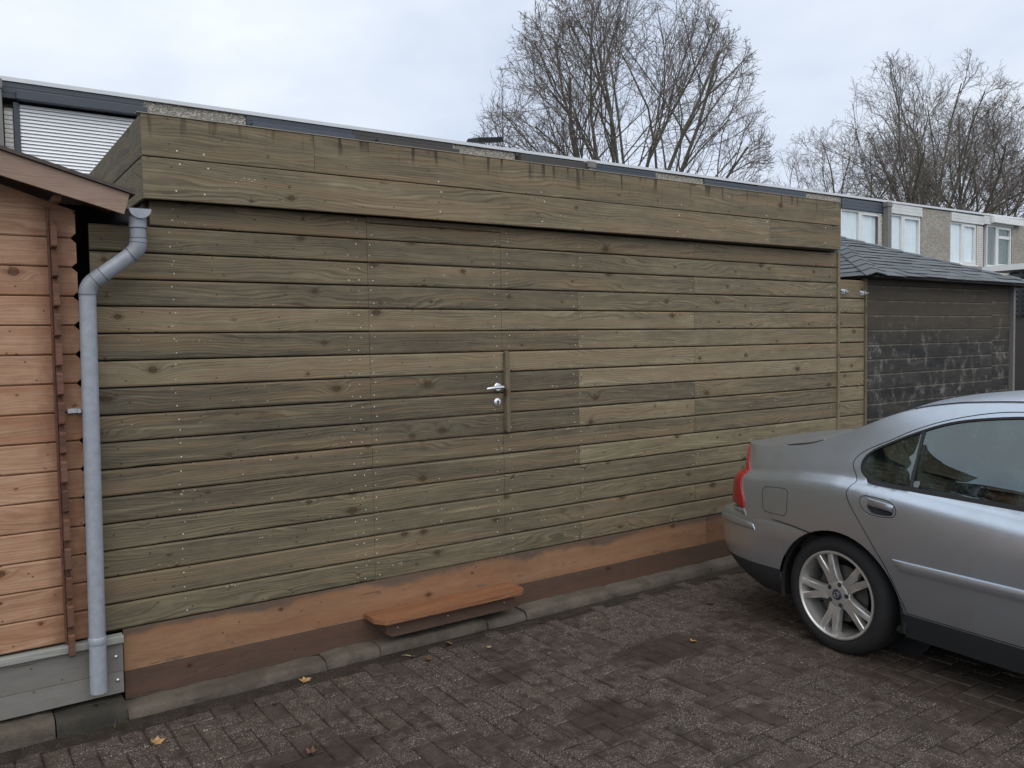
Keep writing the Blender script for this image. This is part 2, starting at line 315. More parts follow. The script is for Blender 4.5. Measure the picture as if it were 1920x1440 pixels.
def paver_mat(name, base, speck=1.0):
    m, t, p = mat(name)
    geo = N(t, 'ShaderNodeNewGeometry'); pos = geo.outputs['Position']
    rnd = N(t, 'ShaderNodeObjectInfo').outputs['Random'] if speck >= 0 else None
    n1 = noise(t, pos, 2.2, 5, 0.62); n2 = noise(t, pos, 14.0, 5, 0.65); n3 = noise(t, pos, 160.0, 3, 0.6)
    tn = attr(t, 'tone')
    v = math_(t, 'ADD', math_(t, 'MULTIPLY', n2, 0.75), math_(t, 'MULTIPLY', n3, 0.35))
    c = mixc(t, sstep(t, v, 0.35, 0.75), mixc(t, 1.0, base, (0.62, 0.60, 0.58), 'MULTIPLY'), mixc(t, 1.0, base, (1.35, 1.3, 1.28), 'MULTIPLY'))
    c = mixc(t, tn, c, mixc(t, 1.0, c, (1.5, 1.5, 1.5), 'MULTIPLY'))
    c = mixc(t, math_(t, 'MULTIPLY', attr(t, 'dry'), 0.75), c, mixc(t, sstep(t, v, 0.35, 0.75), (0.062, 0.053, 0.043), (0.135, 0.118, 0.098)))
    c = mixc(t, math_(t, 'MULTIPLY', sstep(t, n1, 0.50, 0.66), 0.4), c, (0.029, 0.0215, 0.0155))       # moss and soil film
    c = mixc(t, math_(t, 'MULTIPLY', sstep(t, noise(t, pos, 5.5, 4, 0.6), 0.55, 0.70), 0.2), c, (0.040, 0.027, 0.019))
    # worn-in white chippings of the concrete
    tot = None
    for sc_, thr, rad_, off in ((135.0, 0.70, 0.34, 0.0), (88.0, 0.82, 0.30, 3.3), (215.0, 0.74, 0.38, 6.1)):
        ps = N(t, 'ShaderNodeVectorMath', operation='ADD'); L(t, pos, ps.inputs[0]); ps.inputs[1].default_value = (off, off, 0)
        vv = voro(t, ps.outputs[0], sc_); vv.voronoi_dimensions = '2D'
        s2 = N(t, 'ShaderNodeSeparateColor'); L(t, vv.outputs['Color'], s2.inputs[0])
        k = math_(t, 'MULTIPLY', sstep(t, s2.outputs[0], thr, thr+0.02), math_(t, 'SUBTRACT', 1.0, sstep(t, vv.outputs['Distance'], rad_*0.7, rad_)))
        k = math_(t, 'MULTIPLY', k, math_(t, 'ADD', 0.35, math_(t, 'MULTIPLY', s2.outputs[1], 0.65)))
        tot = k if tot is None else math_(t, 'MAXIMUM', tot, k)
    ex_ = noise(t, pos, 7.0, 4, 0.65); ex2 = noise(t, pos, 1.1, 3, 0.5)
    msk = math_(t, 'MULTIPLY', sstep(t, math_(t, 'ADD', ex_, math_(t, 'MULTIPLY', math_(t, 'SUBTRACT', ex2, 0.5), 0.45)), 0.34, 0.56), attr(t, 'chips'))
    dark_patch = None; px_ = N(t, 'ShaderNodeSeparateXYZ'); L(t, pos, px_.inputs[0])
    for cx_, cy_, rx_, ry_ in DARK_PATCHES:                       # darker patches of the paving with few chippings
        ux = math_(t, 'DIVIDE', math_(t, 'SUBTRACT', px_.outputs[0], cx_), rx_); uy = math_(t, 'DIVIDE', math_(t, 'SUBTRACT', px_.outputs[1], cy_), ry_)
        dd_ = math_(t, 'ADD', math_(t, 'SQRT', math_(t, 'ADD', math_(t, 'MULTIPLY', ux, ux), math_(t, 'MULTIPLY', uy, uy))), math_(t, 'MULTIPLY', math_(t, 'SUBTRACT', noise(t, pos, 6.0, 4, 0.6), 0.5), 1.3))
        k = math_(t, 'SUBTRACT', 1.0, sstep(t, dd_, 0.55, 1.05)); dark_patch = k if dark_patch is None else math_(t, 'MAXIMUM', dark_patch, k)
    c = mixc(t, math_(t, 'MULTIPLY', dark_patch, 0.55), c, mixc(t, 1.0, c, (0.60, 0.53, 0.48), 'MULTIPLY'))
    msk = math_(t, 'MULTIPLY', msk, math_(t, 'SUBTRACT', 1.0, math_(t, 'MULTIPLY', dark_patch, 0.9)))
    tot = math_(t, 'MULTIPLY', math_(t, 'MULTIPLY', tot, msk), abs(speck))
    c = mixc(t, tot, c, (0.34, 0.30, 0.255))
    L(t, c, p.inputs['Base Color'])
    p.inputs['Roughness'].default_value = 0.72; p.inputs['Specular IOR Level'].default_value = 0.3
    bump(t, p, math_(t, 'ADD', n3, math_(t, 'MULTIPLY', tot, 0.8)), 0.5, 0.002)
    return m
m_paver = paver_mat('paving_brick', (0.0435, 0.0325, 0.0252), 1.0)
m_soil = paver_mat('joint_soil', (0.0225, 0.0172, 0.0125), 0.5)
def kerbmat():
    m, t, p = mat('kerb_concrete'); geo = N(t, 'ShaderNodeNewGeometry'); pos = geo.outputs['Position']
    n1 = noise(t, pos, 5, 5, 0.65); n3 = noise(t, pos, 220, 3, 0.6); tn = attr(t, 'tone')
    c = mixc(t, n3, (0.058, 0.047, 0.035), (0.160, 0.130, 0.098))
    c = mixc(t, math_(t, 'MULTIPLY', sstep(t, n1, 0.40, 0.62), 0.8), c, (0.058, 0.046, 0.031))
    c = mixc(t, sstep(t, tn, 0.0, 1.0), mixc(t, 1.0, c, (0.36, 0.38, 0.36), 'MULTIPLY'), c)
    L(t, c, p.inputs['Base Color']); p.inputs['Roughness'].default_value = 0.85
    bump(t, p, math_(t, 'ADD', n3, math_(t, 'MULTIPLY', noise(t, pos, 40, 4, 0.7), 2.0)), 0.9, 0.004); return m
m_kerb = kerbmat()
m_ground = plain('far_ground', (0.05, 0.05, 0.045), 0.9, var=0.3, scale=2)
m_black = plain('black_void', (0.006, 0.006, 0.006), 0.9)
m_felt = plain('dark_brown_roof_felt', (0.075, 0.058, 0.052), 0.85, var=0.25, scale=30, bmp=0.4)
m_pipe = plain('grey_rain_pipe', (0.29, 0.31, 0.345), 0.32, var=0.16, scale=26, bmp=0.05)
m_pipe2 = plain('grey_rain_pipe_fitting', (0.235, 0.25, 0.28), 0.45, var=0.12, scale=20)
m_seam_early = plain('joint_shadow', (0.03, 0.032, 0.036), 0.7)
m_zinc = plain('zinc_plated_steel', (0.62, 0.64, 0.66), 0.32, metal=0.9, var=0.15, scale=60)
m_screw = plain('screw_head', (0.62, 0.60, 0.55), 0.4, var=0.1)
m_alu = plain('brushed_aluminium', (0.72, 0.73, 0.74), 0.3, metal=0.85, var=0.05)
m_white = plain('white_paint', (0.70, 0.71, 0.70), 0.5, var=0.05, scale=3)
m_trim = plain('roof_trim', (0.62, 0.64, 0.66), 0.5, var=0.06, scale=2)
m_anth = plain('anthracite_cladding', (0.048, 0.058, 0.074), 0.5, var=0.08, scale=3)
m_blue = plain('blue_grey_cladding', (0.060, 0.073, 0.094), 0.5, var=0.08, scale=3)
m_brownc = plain('dark_brown_cladding', (0.050, 0.043, 0.040), 0.5, var=0.12, scale=3)
m_whitec = plain('white_cladding', (0.60, 0.61, 0.60), 0.55, var=0.12, scale=2)
m_post = plain('grey_downpipe', (0.17, 0.16, 0.15), 0.55, var=0.1)
m_wbrick = plain('pale_brick', (0.60, 0.575, 0.54), 0.8, var=0.25, scale=12, bmp=0.4)
m_mortar = plain('mortar', (0.30, 0.285, 0.26), 0.9, var=0.2, scale=20)
m_slat = plain('blind_slat', (0.88, 0.89, 0.90), 0.35, var=0.02)
m_curt = plain('white_curtain', (0.86, 0.88, 0.90), 0.8, var=0.06, scale=4)
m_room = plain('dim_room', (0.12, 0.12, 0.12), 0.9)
def pebble():
    m, t, p = mat('pebble_dash'); co = objco(t)[0]
    v1 = voro(t, co, 34.0); s1 = N(t, 'ShaderNodeSeparateColor'); L(t, v1.outputs['Color'], s1.inputs[0])
    c = mixc(t, s1.outputs[0], (0.20, 0.178, 0.142), (0.60, 0.55, 0.465))
    c = mixc(t, sstep(t, s1.outputs[1], 0.80, 0.86), c, (0.62, 0.60, 0.54))
    c = mixc(t, sstep(t, v1.outputs['Distance'], 0.38, 0.62), c, (0.26, 0.24, 0.205))
    c = mixc(t, math_(t, 'MULTIPLY', sstep(t, noise(t, co, 0.9, 4), 0.45, 0.7), 0.3), c, (0.19, 0.175, 0.14))
    L(t, c, p.inputs['Base Color']); p.inputs['Roughness'].default_value = 0.85
    h = math_(t, 'SUBTRACT', 1.0, v1.outputs['Distance']); bump(t, p, h, 0.7, 0.02); return m
m_pebble = pebble()
def glassmat(name, tint, rough=0.02, ior=1.75, fog=0.0):
    m = bpy.data.materials.new(name); m.use_nodes = True; t = m.node_tree; t.nodes.clear()
    o = N(t, 'ShaderNodeOutputMaterial'); tr = N(t, 'ShaderNodeBsdfTransparent'); gl = N(t, 'ShaderNodeBsdfGlossy')
    tr.inputs[0].default_value = tint+(1,); gl.inputs['Roughness'].default_value = rough; gl.inputs['Color'].default_value = (0.86, 0.97, 0.95, 1)
    ge = N(t, 'ShaderNodeNewGeometry'); dt = N(t, 'ShaderNodeVectorMath', operation='DOT_PRODUCT'); L(t, ge.outputs['Normal'], dt.inputs[0]); L(t, ge.outputs['Incoming'], dt.inputs[1])
    f5 = math_(t, 'POWER', math_(t, 'SUBTRACT', 1.0, math_(t, 'ABSOLUTE', dt.outputs['Value']), clamp=True), 5.0)
    fr = N(t, 'ShaderNodeMath', operation='MULTIPLY_ADD'); L(t, f5, fr.inputs[0]); fr.inputs[1].default_value = 1-ior; fr.inputs[2].default_value = ior   # Schlick, ior = reflectance head-on
    mx_ = N(t, 'ShaderNodeMixShader'); L(t, fr.outputs[0], mx_.inputs[0]); L(t, tr.outputs[0], mx_.inputs[1]); L(t, gl.outputs[0], mx_.inputs[2])
    last = mx_.outputs[0]
    if fog:                                   # rain film and drops, plus sky reflection painted in as teal haze
        df = N(t, 'ShaderNodeBsdfDiffuse'); df.inputs[0].default_value = (0.34, 0.47, 0.45, 1)
        co = N(t, 'ShaderNodeTexCoord').outputs['Object']
        f1 = sstep(t, noise(t, co, 5.0, 5, 0.6, 0.6), 0.40, 0.70)
        vv = voro(t, co, 120.0); s2 = N(t, 'ShaderNodeSeparateColor'); L(t, vv.outputs['Color'], s2.inputs[0])
        dr = math_(t, 'MULTIPLY', sstep(t, s2.outputs[0], 0.78, 0.80), math_(t, 'SUBTRACT', 1.0, sstep(t, vv.outputs['Distance'], 0.22, 0.34)))
        fz = math_(t, 'MULTIPLY', math_(t, 'ADD', math_(t, 'MULTIPLY', f1, 0.8), math_(t, 'MULTIPLY', dr, 2.0)), fog)
        m2 = N(t, 'ShaderNodeMixShader'); L(t, fz, m2.inputs[0]); L(t, last, m2.inputs[1]); L(t, df.outputs[0], m2.inputs[2]); last = m2.outputs[0]
    L(t, last, o.inputs[0]); return m
m_glass = glassmat('window_glass', (0.95, 0.97, 0.98), 0.02, 0.05)
m_carglass = glassmat('tinted_car_glass', (0.20, 0.28, 0.26), 0.012, 0.17, 0.10)
def carpaint():
    m, t, p = mat('silver_metallic_paint'); co = N(t, 'ShaderNodeTexCoord').outputs['Object']
    fl = noise(t, co, 900.0, 2)
    vv = voro(t, co, 120.0); s2 = N(t, 'ShaderNodeSeparateColor'); L(t, vv.outputs['Color'], s2.inputs[0])
    dr = math_(t, 'MULTIPLY', sstep(t, s2.outputs[0], 0.66, 0.70), math_(t, 'SUBTRACT', 1.0, sstep(t, vv.outputs['Distance'], 0.05, math_(t, 'ADD', 0.0, 0.3) if False else 0.30)))
    dirt = noise(t, co, 3.0, 5, 0.6)
    c = mixc(t, fl, (0.51, 0.57, 0.64), (0.66, 0.725, 0.80))
    c = mixc(t, math_(t, 'MULTIPLY', sstep(t, dirt, 0.45, 0.75), 0.35), c, (0.36, 0.36, 0.36))
    L(t, c, p.inputs['Base Color']); p.inputs['Metallic'].default_value = 0.93
    L(t, math_(t, 'ADD', 0.27, math_(t, 'MULTIPLY', dirt, 0.10)), p.inputs['Roughness'])
    p.inputs['Coat Weight'].default_value = 0.4; p.inputs['Coat Roughness'].default_value = 0.13
    b = N(t, 'ShaderNodeBump'); b.inputs['Strength'].default_value = 0.28; b.inputs['Distance'].default_value = 0.001
    L(t, dr, b.inputs['Height']); L(t, b.outputs[0], p.inputs['Normal']); L(t, b.outputs[0], p.inputs['Coat Normal'])
    return m
m_paint = carpaint()
m_plastic = plain('black_bumper_plastic', (0.020, 0.022, 0.025), 0.55, var=0.15)
m_seam = plain('seam_shadow_rubber', (0.010, 0.010, 0.011), 0.7)
m_gap = plain('panel_gap_shadow', (0.035, 0.036, 0.038), 0.6)
m_rubber = plain('tyre_rubber', (0.0095, 0.0095, 0.010), 0.85, var=0.25, scale=20, bmp=0.2)
m_alloy = plain('alloy_wheel', (0.60, 0.585, 0.56), 0.36, metal=0.75, var=0.12, scale=18)
m_disc = plain('brake_disc', (0.10, 0.095, 0.09), 0.5, metal=0.7, var=0.2)
m_seat = plain('dark_seat_fabric', (0.035, 0.034, 0.032), 0.9)
m_chrome = plain('bright_trim', (0.62, 0.63, 0.64), 0.25, metal=0.9, var=0.03)
def redlens():
    m, t, p = mat('red_lamp_lens'); co, ox, oy, oz = objco(t)
    w = math_(t, 'SINE', math_(t, 'MULTIPLY', oz, 420.0))
    L(t, mixc(t, math_(t, 'ADD', 0.5, math_(t, 'MULTIPLY', w, 0.25)), (0.25, 0.006, 0.008), (0.38, 0.014, 0.015)), p.inputs['Base Color'])
    p.inputs['Roughness'].default_value = 0.18; p.inputs['Coat Weight'].default_value = 0.5; return m
m_red = redlens()
m_clear = plain('clear_lamp_lens', (0.20, 0.20, 0.205), 0.25, var=0.05)
def shinglemat():
    m, t, p = mat('slate_grey_shingle'); co = objco(t)[0]; tn = attr(t, 'tone')
    n3 = noise(t, co, 260, 2, 0.6); n2 = noise(t, co, 7, 4, 0.6)
    c = mixc(t, n3, (0.052, 0.060, 0.065), (0.115, 0.128, 0.135)); c = mixc(t, tn, mixc(t, 1.0, c, (0.75, 0.76, 0.78), 'MULTIPLY'), mixc(t, 1.0, c, (1.25, 1.25, 1.25), 'MULTIPLY'))
    c = mixc(t, math_(t, 'MULTIPLY', sstep(t, n2, 0.5, 0.75), 0.5), c, (0.055, 0.066, 0.062))
    L(t, c, p.inputs['Base Color']); p.inputs['Roughness'].default_value = 0.62; bump(t, p, n3, 0.4, 0.002); return m
m_shingle = shinglemat()
m_bark = plain('winter_bark', (0.105, 0.096, 0.075), 0.9, var=0.35, scale=2.5, bmp=0.4, bscale=30)
m_twig = plain('winter_twig', (0.125, 0.105, 0.088), 0.9, var=0.3, scale=1.5)
def leafmat(name, c1, c2):
    m, t, p = mat(name); co = objco(t)[0]
    L(t, mixc(t, sstep(t, noise(t, co, 60, 3), 0.35, 0.65), c1, c2), p.inputs['Base Color']); p.inputs['Roughness'].default_value = 0.6; return m
m_leafy = leafmat('yellow_leaf', (0.34, 0.25, 0.10), (0.48, 0.40, 0.20)); m_leafo = leafmat('orange_leaf', (0.28, 0.13, 0.045), (0.40, 0.24, 0.10)); m_leafb = leafmat('brown_leaf', (0.075, 0.035, 0.022), (0.14, 0.065, 0.04))
m_moss = leafmat('moss_green', (0.035, 0.034, 0.012), (0.075, 0.070, 0.026))

# ------------------------------------------------------------------ ground and paving
g = MB(); g.add([(-600,-600,-0.03), (600,-600,-0.03), (600,600,-0.03), (-600,600,-0.03)], [(0,1,2,3)])
obj('ground', g, m_ground, kind='structure')
pav = MB(); pav.add([(-9,-11,-0.0058), (14,-11,-0.0058), (14,0.3,-0.0058), (-9,0.3,-0.0058)], [(0,1,2,3)])
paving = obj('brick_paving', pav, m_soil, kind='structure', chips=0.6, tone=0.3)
BL = 0.1005
def brick_shape(rx, ry, rng):
    g_ = 0.0031; mb = MB(); x1, y1 = rx*BL-g_, ry*BL-g_; c = 0.005
    q = lambda: rng.uniform(-0.0012, 0.0012)
    vs = [(g_, g_, -0.05), (x1, g_, -0.05), (x1, y1, -0.05), (g_, y1, -0.05),
          (g_, g_, -c), (x1, g_, -c), (x1, y1, -c), (g_, y1, -c),
          (g_+c, g_+c, q()), (x1-c, g_+c, q()), (x1-c, y1-c, q()), (g_+c, y1-c, q())]
    fs = [(8,9,10,11)]
    for k in (0, 4):
        for i in range(4): fs.append((k+i, k+(i+1) % 4, k+4+(i+1) % 4, k+4+i))
    return mb.add(vs, fs)
rng = random.Random(3)
shapes = {(2,1): [brick_shape(2,1,rng) for _ in range(6)], (1,2): [brick_shape(1,2,rng) for _ in range(6)]}
bm_mesh = {k: [m_.mesh('brick') for m_ in v] for k, v in shapes.items()}
for k in bm_mesh:
    for m_ in bm_mesh[k]: m_.materials.append(m_paver)
cands = []
for i in range(-85, 135):
    for j in range(-108, -1):
        k = (i+j) % 4
        if k not in (0, 2): continue
        w_, h_ = (2,1) if k == 0 else (1,2)
        x, y = 0.036+i*BL, -0.135+j*BL
        if y+h_*BL > -0.118: continue
        d = Vector((x+0.1, y+0.05, 0))-CAM
        zf = d.dot(fw); px = d.dot(rr)/max(zf, 1e-3)*1553+960; py = 720-d.dot(uu)/max(zf, 1e-3)*1553
        seen = zf > 0.2 and -60 < px < 1980 and 600 < py < 1500
        if zf > 0.2 and -1200 < px < 3000 or d.length < 6: cands.append((0 if seen else 1, d.length, x, y, w_, h_))
cands.sort(); rest = MB(); rn = random.Random(11)
for n_, (sn, dl, x, y, w_, h_) in enumerate(cands):
    zz = rn.uniform(-0.0035, 0.0025); tone = max(0, min(1, rn.gauss(0.28, 0.18)))
    chips = rn.uniform(.7, 1.0) if rn.random() > 0.18 else rn.uniform(0.1, 0.5)
    if n_ < 300:
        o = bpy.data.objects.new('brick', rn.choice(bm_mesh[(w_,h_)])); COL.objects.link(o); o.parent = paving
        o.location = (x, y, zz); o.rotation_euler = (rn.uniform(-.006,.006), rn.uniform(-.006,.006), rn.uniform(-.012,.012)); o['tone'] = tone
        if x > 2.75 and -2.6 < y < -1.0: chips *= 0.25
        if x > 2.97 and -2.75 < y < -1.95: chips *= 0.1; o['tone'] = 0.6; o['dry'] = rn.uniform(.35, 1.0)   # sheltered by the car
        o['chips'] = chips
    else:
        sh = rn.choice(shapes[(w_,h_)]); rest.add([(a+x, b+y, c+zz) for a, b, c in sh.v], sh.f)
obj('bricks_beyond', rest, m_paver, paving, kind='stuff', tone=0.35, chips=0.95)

# kerb: concrete stones between paving and sheds
kerb = empty('kerb', (0, 0, 0), kind='structure')
KX = [-3.2, -2.2, -1.35, -0.60, -0.305, 0.675, 0.99, 1.70, 1.985, 2.70, 3.67, 4.66, 5.65, 6.6, 7.6, 8.6, 9.6]
for i in range(len(KX)-1):
    x0, x1 = KX[i]+0.003, KX[i+1]-0.003; rk = random.Random(i)
    yf = -0.118+rk.uniform(-0.009, 0.006); zt = 0.058+rk.uniform(-0.007, 0.006)
    if x1 < -0.28: zt += 0.028; yf -= 0.012
    prof = [(0.05, -0.03), (0.05, zt), (yf+0.034, zt), (yf+0.016, zt-0.006), (yf+0.004, zt-0.022), (yf, zt-0.05), (yf, -0.03)]
    n = max(3, int((x1-x0)/0.07)); mb = MB(); vs = []
    for k in range(n+1):
        x = x0+(x1-x0)*k/n; e = 0.006 if k in (0, n) else 0
        for y, z in prof: vs.append((x, y+(e if y < 0 else 0)+rk.uniform(-.0035,.0035)*(z > 0), z-(e if z > 0 else 0)+rk.uniform(-.0025,.0025)*(z > 0)))
    m_ = len(prof); fs = [tuple(range(m_)), tuple(n*m_+j for j in range(m_-1, -1, -1))]
    fs += [(k*m_+j, (k+1)*m_+j, (k+1)*m_+(j+1) % m_, k*m_+(j+1) % m_) for k in range(n) for j in range(m_)]
    mb.add(vs, fs)
    obj('kerb_stone', mb, m_kerb, kerb, smooth=40, tone=0.18 if i == 3 else rk.uniform(0.75, 1.0))

# ------------------------------------------------------------------ the treated-timber shed
PZ, Z0 = 0.128, 0.398
shed = empty('garden_shed', (2.5, 0, 0), label='long flat roofed shed clad in new greenish brown treated planks, with a flush door', category='shed')
SO = Vector((2.5, 0, 0))
def plank(x0, x1, z0, z1, y, th, mat_, parent, name='plank', ch=0.009, off=SO, tone=0.4, hue=0.5, seed=0.0, jit=0.0012, **kw):
    """board with eased edges, slightly out of true; object origin on its centre line at x=0"""
    rj = random.Random(int(seed*1000)+int(x0*100)); zc = (z0+z1)/2; h = (z1-z0)/2
    prof = [(0, -h+ch), (0.3*ch, -h+0.3*ch), (ch, -h), (th, -h), (th, h), (ch, h), (0.3*ch, h-0.3*ch), (0, h-ch)]
    n = max(1, int((x1-x0)/0.45)); vs = []; m_ = len(prof)
    for k in range(n+1):
        x = x0+(x1-x0)*k/n; dy = rj.uniform(-jit, jit); dz = rj.uniform(-jit, jit)*0.6
        for a, b in prof: vs.append((x, a+dy*(a < th), b+dz*(1 if b < 0 else 0.6)))
    fs = [tuple(range(m_-1, -1, -1)), tuple(n*m_+j for j in range(m_))]
    fs += [(k*m_+j, k*m_+(j+1) % m_, (k+1)*m_+(j+1) % m_, (k+1)*m_+j) for k in range(n) for j in range(m_)]
    o = obj(name, MB().add(vs, fs), mat_, parent, (-off.x, y-off.y, zc-off.z))
    o['tone'] = tone; o['hue'] = hue; o['seed'] = seed
    for k, v in kw.items(): o[k] = v
    return o
XL, XD0, XD1, XJ, XK, XR = -0.367, 1.023, 1.915, 2.523, 3.626, 5.372
#           left/door/right board    (tone, hue)                     far right board
rows = {1:((.40,.75),(.36,.75)), 2:((.36,.25),(.46,.1)), 3:((.42,.55),(.48,.3)), 4:((.28,.3),(.44,.15)), 5:((.60,.8),(.50,.5)), 6:((.22,.4),(.55,.6)),
        7:((.66,1.),(.60,.6)), 8:((.14,.5),(.74,.8)), 9:((.18,.5),(.36,.6)), 10:((.20,.35),(.62,.9)), 11:((.24,.75),(.34,.4)), 12:((.20,.4),(.66,.0)),
        13:((.36,.1),(.58,.3)), 14:((.40,.1),(.42,.1)), 15:((.34,.75),(.50,.4)), 16:((.37,.0),(.46,.7))}
back = MB(); back.box(XL-2.5+0.004, XR-2.5, 0.021, 0.05, Z0-0.01, 2.315); back.box(-0.095-2.5, XR-2.5, 0.0215, 0.05, 2.315, 2.60)
back.box(-0.47-2.5, -0.125-2.5, 0.30, 0.32, 0.1, 2.44)  # black board added across the gap to the cabin, standing in for its shade
obj('inner_wall_and_gap_shade', back, m_black, shed)
GAP = 0.0056
def tn_(v): return 0.40+(v-0.40)*0.82
door_b = MB(); door_b.box(XD0+0.004-2.5, XD1-0.004-2.5, 0.0175, 0.0205, Z0+0.001, Z0+15.75*PZ)
door = obj('door', door_b, m_oliveZ, shed, tone=0.2, hue=0.4, seed=2.0, label='flush plank door with a small lever handle')
for r_ in range(1, 17):
    zt = Z0+(17-r_)*PZ-GAP/2; zb = Z0+(16-r_)*PZ+GAP/2
    (t1, h1), (t2, h2) = rows[r_]; t1, t2 = tn_(t1), tn_(t2); sd_ = r_*1.37+0.11
    x0 = -0.10 if r_ == 1 else XL
    plank(x0, XD0-0.0009, zb, zt, 0, 0.019, m_olive, shed, tone=t1, hue=h1, seed=sd_)
    if r_ == 1:
        plank(XD0+0.0009, XD1-0.0010, zb, zt-0.034, 0, 0.0185, m_olive, door, tone=t1, hue=h1, seed=sd_)
        plank(XD0-0.0016+0.003, XD1-0.0010, zt-0.032, zt, 0, 0.0185, m_olive, shed, tone=t1, hue=h1, seed=sd_, ch=0.003)
    else: plank(XD0+0.0009, XD1-0.0010, zb-(0.004 if r_ == 16 else 0), zt, 0, 0.0185, m_olive, door, tone=t1, hue=h1, seed=sd_)
    xs = XJ if r_ % 2 == 0 else XK
    plank(XD1+0.0010, xs-0.001, zb, zt, 0, 0.019, m_olive, shed, tone=t1, hue=h1, seed=sd_)
    if r_ == 10: plank(xs+0.001, XK-0.001, zb, zt, 0, 0.019, m_olive, shed, tone=t2, hue=h2, seed=sd_+40); plank(XK+0.001, XR, zb, zt, 0, 0.019, m_olive, shed, tone=.32, hue=.4, seed=sd_+60)
    else: plank(xs+0.001, XR, zb, zt, 0, 0.019, m_olive, shed, tone=t2, hue=h2, seed=sd_+40)
# edge batten, fascia, roof, flanks
cp = MB(); cp.box(XR+0.001-2.5, XR+0.030-2.5, -0.014, 0.03, Z0-0.16, 2.452, 0.003)
obj('corner_batten', cp, m_oliveZ, shed, tone=0.55, hue=0.4, seed=4.4)
FY, FX0, FX1, FB, FM, FT = -0.076, -0.139, 5.312, 2.437, 2.633, 2.829
FROT = -0.0047
plank(FX0, 0.70, FM+0.002, FT, FY, 0.019, m_fascia, shed, 'fascia_board', tone=.42, hue=.4, seed=51.3, ch=0.004, stain=0.6)
plank(0.702, FX1, FM+0.002, FT, FY, 0.019, m_fascia, shed, 'fascia_board', tone=.44, hue=.6, seed=53.9, ch=0.004, stain=1.0)
plank(FX0, 4.40, FB, FM-0.002, FY, 0.019, m_fascia, shed, 'fascia_board', tone=.50, hue=.65, seed=57.7, ch=0.004, stain=0.0)
plank(4.402, FX1, FB, FM-0.002, FY, 0.019, m_fascia, shed, 'fascia_board', tone=.34, hue=.4, seed=59.2, ch=0.004, stain=0.0)
tr = MB(); tr.box(FX0-0.004-2.5, FX1+0.003-2.5, FY-0.004, FY+0.03, FT+0.001, FT+0.0045)
res_ = obj('roof_edge_strip', tr, plain('thin_edge_strip', (0.30, 0.27, 0.22), 0.6), shed)
for k, (a, b, tn) in enumerate(((FB, FM-0.002, .36), (FM+0.002, FT, .22))):
    for xx, sg in ((FX0, 1), (FX1-0.019, 1)):
        mb = MB(); mb.box(xx-2.5+(-0.001 if xx < 0 else 0.001), xx+0.018-2.5+(-0.001 if xx < 0 else 0.001), FY+0.0195, 3.3, -(b-a)/2, (b-a)/2, 0.003)
        o = obj('fascia_board', mb, m_oliveY, shed, (0, 0, (a+b)/2-FROT*xx), tone=tn, hue=0.15, seed=k*3.3+xx)
mb = MB(); mb.box(FX0+0.02-2.5, FX1-0.022-2.5, FY+0.021, 3.3, 2.455, 2.70); mb.box(-0.10-2.5, XR-2.5, 0.051, 0.06, 0.1, 2.45); mb.box(-0.12-2.5, -0.09-2.5, 0.0505, 3.2, 0.0, 2.45); mb.box(XR-0.03-2.5, XR-2.5, 0.0505, 3.2, 0.0, 2.45)
obj('roof_and_flanks', mb, m_brown, shed, tone=0.3, hue=0.5, seed=1.0)
for o in shed.children:
    if o.name.startswith(('fascia_board', 'roof_edge')) and not o.data.materials[0] == m_oliveY: o.rotation_euler = (0, FROT, 0)
    if o.name.startswith('roof_edge'): o.location.z = -FROT*2.5
# screws
rs = random.Random(5); mb = MB()
def screw(x, z, y=0.0, r=0.0036):
    o = len(mb.v); y -= 0.0014
    mb.add([(x-2.5+r*math.cos(a), y, z+r*math.sin(a)) for a in [k*math.pi/3 for k in range(6)]]+[(x-2.5+1.25*r*math.cos(a), y+0.0022, z+1.25*r*math.sin(a)) for a in [k*math.pi/3 for k in range(6)]],
           [(5,4,3,2,1,0)]+[(i, (i+1) % 6, 6+(i+1) % 6, 6+i) for i in range(6)])
for r_ in range(1, 17):
    zc = Z0+(16.5-r_)*PZ; left = 0.0 if True else 0
    cols_ = [(-0.005, 1), (0.905, .9), (0.965, 1), (1.045, 1), (1.865, 1), (1.965, .95)]
    if r_ % 2 == 0: cols_ += [(2.49, .9), (2.552, 1), (4.25, .6)]
    else: cols_ += [(2.54, .6), (3.60, .9), (3.655, .9), (4.7, .5)]
    cols_ += [(5.30, .6), (1.45, .15), (0.45, .1)]
    for x, pr in cols_:
        for dz in (-0.034, 0.032):
            if rs.random() < pr: screw(x+rs.uniform(-.012,.012), zc+dz+rs.uniform(-.008,.008), 0, rs.uniform(.0022,.0034))
for x in (0.01, 0.15, 1.45, 2.2, 3.4, 4.37, 5.1):
    for z in (2.603, 2.478, 2.663): screw(x+rs.uniform(-.02,.02), z+rs.uniform(-.01,.01)-FROT*x, FY, 0.0040)
obj('screw_heads', mb, m_screw, shed, kind='stuff')
